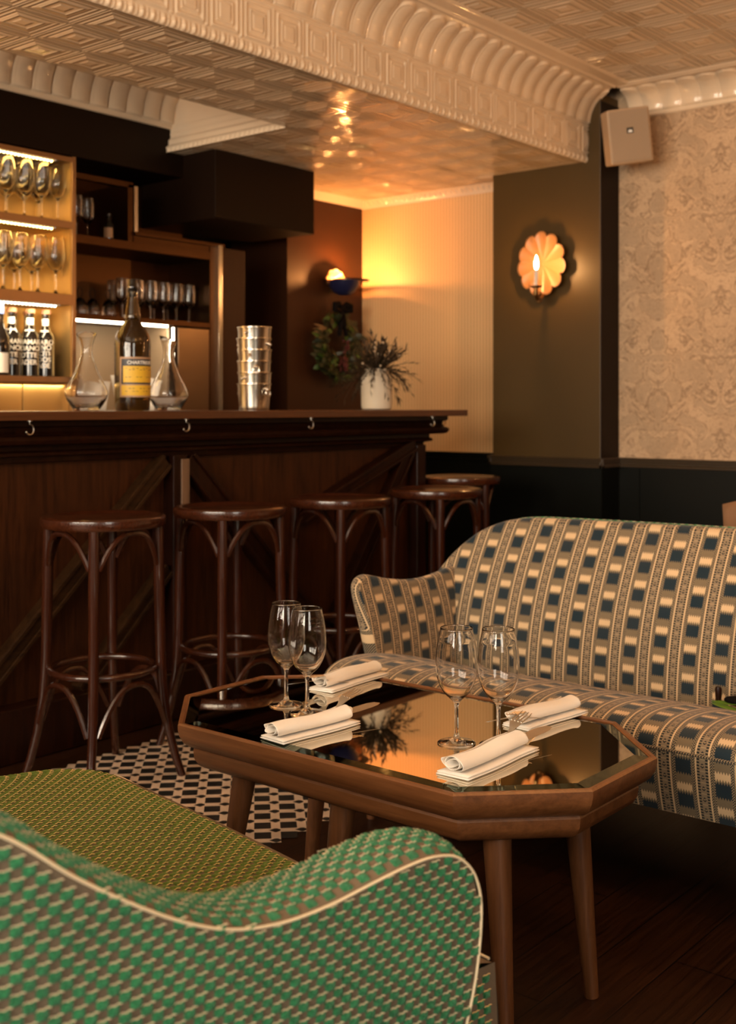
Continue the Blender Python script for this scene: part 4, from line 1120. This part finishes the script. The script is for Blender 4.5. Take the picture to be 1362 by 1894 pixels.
# chair behind the sofa
ch = thing('brown_chair', 'brown upholstered chair just showing behind the right end of the striped sofa', 'chair', (3.53, 1.275, 0), PI+PI/2+.2)
mb = MB().box(-.22, .22, -.22, .22, .42, .48); mb.build('seat', M_brownfab, ch, bevel=.02, seg=3)
mb = MB(); mb.grid(lambda u, v: (u*.21*(1+.12*v), .22+.03*math.cos(u*1.4)+.05*v, .46+.35*v*(1-.10*u*u*v)), frange(-1,1,.1), frange(0,1,.1)); o = mb.build('backrest', M_brownfab, ch, fix=False); q = o.modifiers.new('s', 'SOLIDIFY'); q.thickness = .045
for (a, b) in ((-.18,-.18), (.18,-.18), (-.18,.18), (.18,.18)): MB().lathe([(0,0),(.011,0),(.017,.42),(0,.42)], 12, c=(a, b, 0)).build('leg', M_darkwood, ch)

# sprig with dark stem on the sofa seat
sg = thing('leaf_sprig', 'bright green leaf sprig with dark bud lying on the striped sofa seat', 'sprig', (2.835, 1.185, .352))
mb = MB(); leaf(mb, (0,.020,.004), (.02,-1,.02), (0,0,1), .14, .045, 0, -.10, 8); leaf(mb, (.01,.01,.004), (-.2,-1,.10), (0,0,1), .13, .03, 0, -.05, 8); leaf(mb, (-.01,.015,.002), (-.35,-.9,.02), (0,0,1), .10, .03, 0, .05, 8)
mb.build('leaves', M_bright, sg, fix=False)
MB().lathe([(0,.0),(.007,.0),(.008,.010),(.009,.028),(.007,.034),(0,.035)], 12, c=(.01,.008,.006)).build('bud', M_darkwood, sg)
mb = MB().ball((.0,-.05,.014), .018, 14, sc=(1,2.2,.7)); mb.build('dark_fruit', M_ribbon, sg)

# ------------------------------------------------------------------ mirrored table
TX, TY = 1.838, 1.434
tb = thing('mirror_table', 'octagonal walnut coffee table with bronze mirror top set for four', 'table', (TX, TY, 0))
def octa(hx, hy, c): return [(-hx+c,-hy), (hx-c,-hy), (hx,-hy+c), (hx,hy-c), (hx-c,hy), (-hx+c,hy), (-hx,hy-c), (-hx,-hy+c)]
HX, HY, CC = .284, .499, .165
def inset(k): return octa(HX-k, HY-k, CC - k*.586)
def rings_oct(specs, closed=True):
    mb = MB(); V = []; F = []
    for (k, z) in specs: V += [(x_, y_, z) for x_, y_ in inset(k)]
    for i in range(len(specs)-1):
        for j in range(8): F.append((i*8+j, i*8+(j+1) % 8, (i+1)*8+(j+1) % 8, (i+1)*8+j))
    mb.add(V, F); return mb
rings_oct([(.030,.455),(.010,.4690),(.0095,.4704),(.0035,.4704),(.0,.467),(.0,.458),(.003,.444),(.011,.430),(.022,.421),(.040,.420),(.12,.420)]).build('frame', M_table, tb, angle=30)
rings_oct([(.036,.422),(.030,.412),(.032,.396),(.040,.382),(.052,.374),(.065,.372),(.14,.372)]).build('apron', M_table, tb, angle=30)
mb = MB(); mb.add([(x_, y_, .4698) for x_, y_ in inset(.038)], [tuple(range(8))]); mb.add([(x_, y_, .4650) for x_, y_ in inset(.038)], [tuple(range(7,-1,-1))]); mb.build('mirror', M_mirror, tb, smooth=False, fix=False)
rings_oct([(.038,.4698),(.010,.4668),(.010,.460)]).build('bevelled_edge', M_bevel, tb, smooth=False)
mb = MB(); mb.add([(x_, y_, .4640) for x_, y_ in inset(.012)] + [(x_, y_, .378) for x_, y_ in inset(.06)], [tuple(range(8)), tuple(range(15,7,-1))]); mb.build('top_core', M_darkwood, tb, smooth=False)
def tleg(x0, y0, x1, y1):
    M = MB(); n = 9; P = []; R = []
    for i in range(n):
        t = i/(n-1); P.append((lerp(x0,x1,t)-TX, lerp(y0,y1,t)-TY, lerp(.385,.001,t))); R.append(lerp(.0255,.0135,t**.9))
    M.tube(P, R, 24).build('leg', M_tleg, tb)
tleg(1.670,1.690, 1.655,1.760); tleg(1.665,1.425, 1.655,1.475); tleg(1.680,1.098, 1.668,1.070); tleg(1.925,1.085, 1.949,1.063); tleg(1.98,1.76, 2.01,1.83)

# napkins: rolled tubes with a folded tail, along +x
def napkin(loc, rz, l, label, w=.056, h=.034, seed=1):
    t = thing('rolled_napkin', label, 'napkin', loc, rz, 'rolled white napkins on the table')
    R_ = random.Random(seed)
    # spiral profile in (y,z)
    prof = []
    for k in range(64):
        a = k/63*2*PI*2.4; s_ = 1 - k/63*.70
        prof.append((w*.5*s_*math.cos(-a+.4)*.93, h*.5+.004+h*.5*s_*math.sin(-a+.4)*.80))
    n = len(prof); mb = MB()
    xs2 = frange(-l/2, l/2, l/16)
    ph = R_.uniform(0,6)
    V = []; F = []
    for i, xx in enumerate(xs2):
        sc = 1 + .05*math.sin(xx*38+ph) + (.05 if i in (0, len(xs2)-1) else 0)
        sk = .006*math.sin(xx*20+ph)
        for k, (y_, z_) in enumerate(prof):
            V.append((xx + .006*math.sin(k*.3)*(1 if i in (0, len(xs2)-1) else 0) + k*.00012*(-1 if i == 0 else 1), y_*sc+sk*.4, max(.0016, z_*sc)))
    m_ = len(xs2)
    for i in range(m_-1):
        for k in range(n-1): F.append((i*n+k, i*n+k+1, (i+1)*n+k+1, (i+1)*n+k))
    mb.add(V, F)
    o = mb.build('roll', M_linen, t, fix=False, angle=80); q = o.modifiers.new('s', 'SOLIDIFY'); q.thickness = .0016; q.offset = 0; q = o.modifiers.new('ss', 'SUBSURF'); q.levels = 1; q.render_levels = 1
    # flat folded layer beneath
    mb = MB()
    for (dz, o0, o1) in ((.0012,-.036,.031), (.0052,-.035,.029)):
        mb.grid(lambda u, v: (u*(1+.0), lerp(o0, o1, v)+.002*math.sin(u*30+ph), dz + .0014*math.sin(u*25+ph)*v*v*.6 + .0012*(1-v)), frange(-l*.5-.004, l*.5+.008, l/14), frange(0,1,.1))
    o = mb.build('folded_layer', M_linen, t, fix=False, angle=80); q = o.modifiers.new('s', 'SOLIDIFY'); q.thickness = .0020; q.offset = 0
    # hem band round the roll
    return t
napkin((1.735,1.152,TZ), .0, .215, 'white rolled napkin nearest the camera on the mirror, holding fork and knife', seed=2)
napkin((1.680,1.527,TZ), -.09, .190, 'white rolled napkin lying before the left pair of wine glasses', w=.056, seed=5)
napkin((2.035,1.732,TZ), .04, .205, 'white rolled napkin at the far left corner of the table beside the sofa arm', w=.058, seed=8)
napkin((2.045,1.222,TZ), -.10, .185, 'white rolled napkin at the far right side of the table, against the sofa', w=.060, seed=11)
def fork(loc, rx, label):
    t = bpy.data.objects.new('fork', None)
    mb = MB()
    # handle to neck, along +x toward the tines
    cs = [(-.085,.006,.0012), (-.055,.0058,.0014), (-.02,.0035,.0018), (.0,.0028,.0020), (.012,.0048,.0016), (.022,.0095,.0012), (.034,.0120,.0010)]
    def zc(x_): return .0 + .010*ss(.0,.03,x_) - .006*ss(.03,.075,x_)
    V = []; F = []
    for (x_, w_, t_) in cs: V += [(x_, -w_, zc(x_)-t_*.5), (x_, w_, zc(x_)-t_*.5), (x_, w_, zc(x_)+t_*.5), (x_, -w_, zc(x_)+t_*.5)]
    for i in range(len(cs)-1):
        for k in range(4): F.append((4*i+k, 4*i+(k+1) % 4, 4*i+4+(k+1) % 4, 4*i+4+k))
    F += [(0,1,2,3), tuple(4*(len(cs)-1)+k for k in (3,2,1,0))]
    mb.add(V, F)
    for k in range(4):
        y_ = -.0102+k*.0068
        mb.tube([(.032, y_, zc(.032)), (.050, y_, zc(.050)), (.068, y_*.95, zc(.068)), (.080, y_*.92, zc(.080)+.002)], [.0018,.0016,.0013,.0007], 6)
    o = mb.build('fork', M_silver, None); bpy.data.objects.remove(t)
    o.location = loc; o.rotation_euler = rx; return tag(o, label, 'fork', 'forks tucked into napkins')
def knife(loc, rx, label):
    mb = MB(); P = []
    cs = [(-.10,.005,.003,0), (-.05,.0055,.003,0), (.0,.0045,.0025,0), (.006,.0085,.0010,.002), (.03,.0095,.0009,.002), (.06,.0090,.0008,.002), (.078,.0060,.0007,.001), (.086,.0010,.0005,-.001)]
    V = []; F = []
    for (x_, w_, t_, c_) in cs: V += [(x_, -w_+c_, -t_*.5), (x_, w_+c_, -t_*.2), (x_, w_+c_, t_*.2), (x_, -w_+c_, t_*.5)]
    for i in range(len(cs)-1):
        for k in range(4): F.append((4*i+k, 4*i+(k+1) % 4, 4*i+4+(k+1) % 4, 4*i+4+k))
    F += [(0,1,2,3), tuple(4*(len(cs)-1)+k for k in (3,2,1,0))]
    mb.add(V, F); o = mb.build('table_knife', M_silver); o.location = loc; o.rotation_euler = rx
    return tag(o, label, 'knife', 'knives tucked into napkins')
def cutlery(x_, y_, rz, flip, nm, kr=.25):
    # anchor inside the napkin mouth; flip: pointing to -x
    r = rz + (PI if flip else 0)
    c, s = math.cos(r), math.sin(r)
    def at(a, b, z_): return (x_ + c*a - s*b, y_ + s*a + c*b, TZ+z_)
    fork(at(.002, .019, .024), (.15, -.24, r+.10), 'silver table fork tucked into ' + nm)
    knife(at(.002, -.012, .021), (kr, -.06, r-.10), 'silver table knife tucked into ' + nm)
cutlery(1.835,1.155, .0, False, 'the rolled napkin nearest the camera', .35)
cutlery(1.770,1.522, -.05, False, 'the napkin before the left pair of glasses')
cutlery(1.940,1.728, .0, True, 'the napkin at the far left table corner')
cutlery(1.960,1.226, .0, True, 'the napkin at the far right of the table')

def child_of(root, kid, par):
    ks = [o for o in SC.objects if o.parent == root and o.name.split('.')[0] == kid]; ps = [o for o in SC.objects if o.parent == root and o.name.split('.')[0] == par]
    for k_, p_ in zip(ks, ps): k_.parent = p_
child_of(s1, 'flame', 'candle'); child_of(s1, 'drip_pan', 'candle_arm'); child_of(s2_, 'bulb', 'bowl'); child_of(s2_, 'rim_flange', 'bowl')
child_of(ga, 'piping', 'armrest'); child_of(ga, 'seat_piping', 'seat'); child_of(so, 'seat_piping', 'seat'); child_of(so, 'back_piping', 'backrest'); child_of(sp, 'badge', 'grille')

# ------------------------------------------------------------------ lights
def point(n, loc, w, col, r=.02):
    l = bpy.data.lights.new(n, 'POINT'); l.energy = w; l.color = col; l.shadow_soft_size = r
    o = bpy.data.objects.new(n, l); link(o); o.location = loc; return o
def area(n, loc, rot, sx, sy, w, col):
    l = bpy.data.lights.new(n, 'AREA'); l.shape = 'RECTANGLE'; l.size = sx; l.size_y = sy; l.energy = w; l.color = col
    o = bpy.data.objects.new(n, l); link(o); o.location = loc; o.rotation_euler = rot; return o
WARM = (1,.50,.17)
point('bowl_light', (4.925, 4.225, 1.815), 20, (1,.38,.10), .016)
for i, (z_, x0, x1, w_, c_) in enumerate([(2.068,1.9,2.80,3.2,(1,.56,.12)), (Z1-.042,1.9,2.80,3.2,(1,.56,.12)), (Z3-.012,1.9,2.82,5,(1,.78,.48))]):
    area('led_light_%d' % i, ((x0+x1)/2, 3.925, z_), (math.radians(14),0,0), x1-x0, .02, w_, c_)
area('led_light_niche', (3.25, 4.185, 1.462), (math.radians(12),0,0), .68, .02, .9, (1,.76,.46))
area('led_light_drawers', (2.4, 3.915, Z4-.035), (0,0,0), .9, .02, 2.4, (1,.72,.34))
DAY = (1,.86,.68)
for (a, b) in WINS: area('window_daylight', (-2.25, (a+b)/2, 1.65), (0,-PI/2,0), 1.4, b-a, 118, DAY)
area('window_daylight', (-.6, -2.3, 1.55), (PI/2,0,0), 1.4, 1.6, 75, (1,.93,.80))
for (x_, y_, z_, w_) in ((1.6, -1.85, 2.1, 8), (3.9, -1.85, 2.1, 8), (-1.85, 2.6, 1.9, 24), (5.04, .4, 1.85, 14), (1.7, .35, 2.42, 24), (3.4, .5, 2.40, 24), (1.3, 3.62, 1.5, 20)):  # unseen warm fill lights, added to brighten the room and low ceiling
    point('added_fill', (x_, y_, z_), w_, (1,.47,.155), .05)
wd = bpy.data.worlds.new('w'); SC.world = wd; wd.use_nodes = True
wd.node_tree.nodes['Background'].inputs[0].default_value = (1,.92,.8,1); wd.node_tree.nodes['Background'].inputs[1].default_value = 1.5

# ------------------------------------------------------------------ camera
cam = bpy.data.cameras.new('camera'); co = bpy.data.objects.new('camera', cam); link(co); SC.camera = co
co.location = (0, 0, 1.1); co.rotation_euler = (PI/2, 0, T0 - PI/2)
cam.sensor_fit = 'VERTICAL'; cam.sensor_height = 36; cam.lens = 2163/1894*36; cam.shift_y = -(947-752)/1894
cam.clip_start = .05
cam.dof.use_dof = True; cam.dof.focus_distance = 2.05; cam.dof.aperture_fstop = 5.6
SC.view_settings.view_transform = 'Standard'; SC.view_settings.look = 'None'; SC.view_settings.gamma = 1; SC.view_settings.exposure = 0
SC.cycles.use_denoising = True; SC.cycles.max_bounces = 12; SC.cycles.transmission_bounces = 12; SC.cycles.sample_clamp_indirect = 6
SC.cycles.caustics_refractive = True
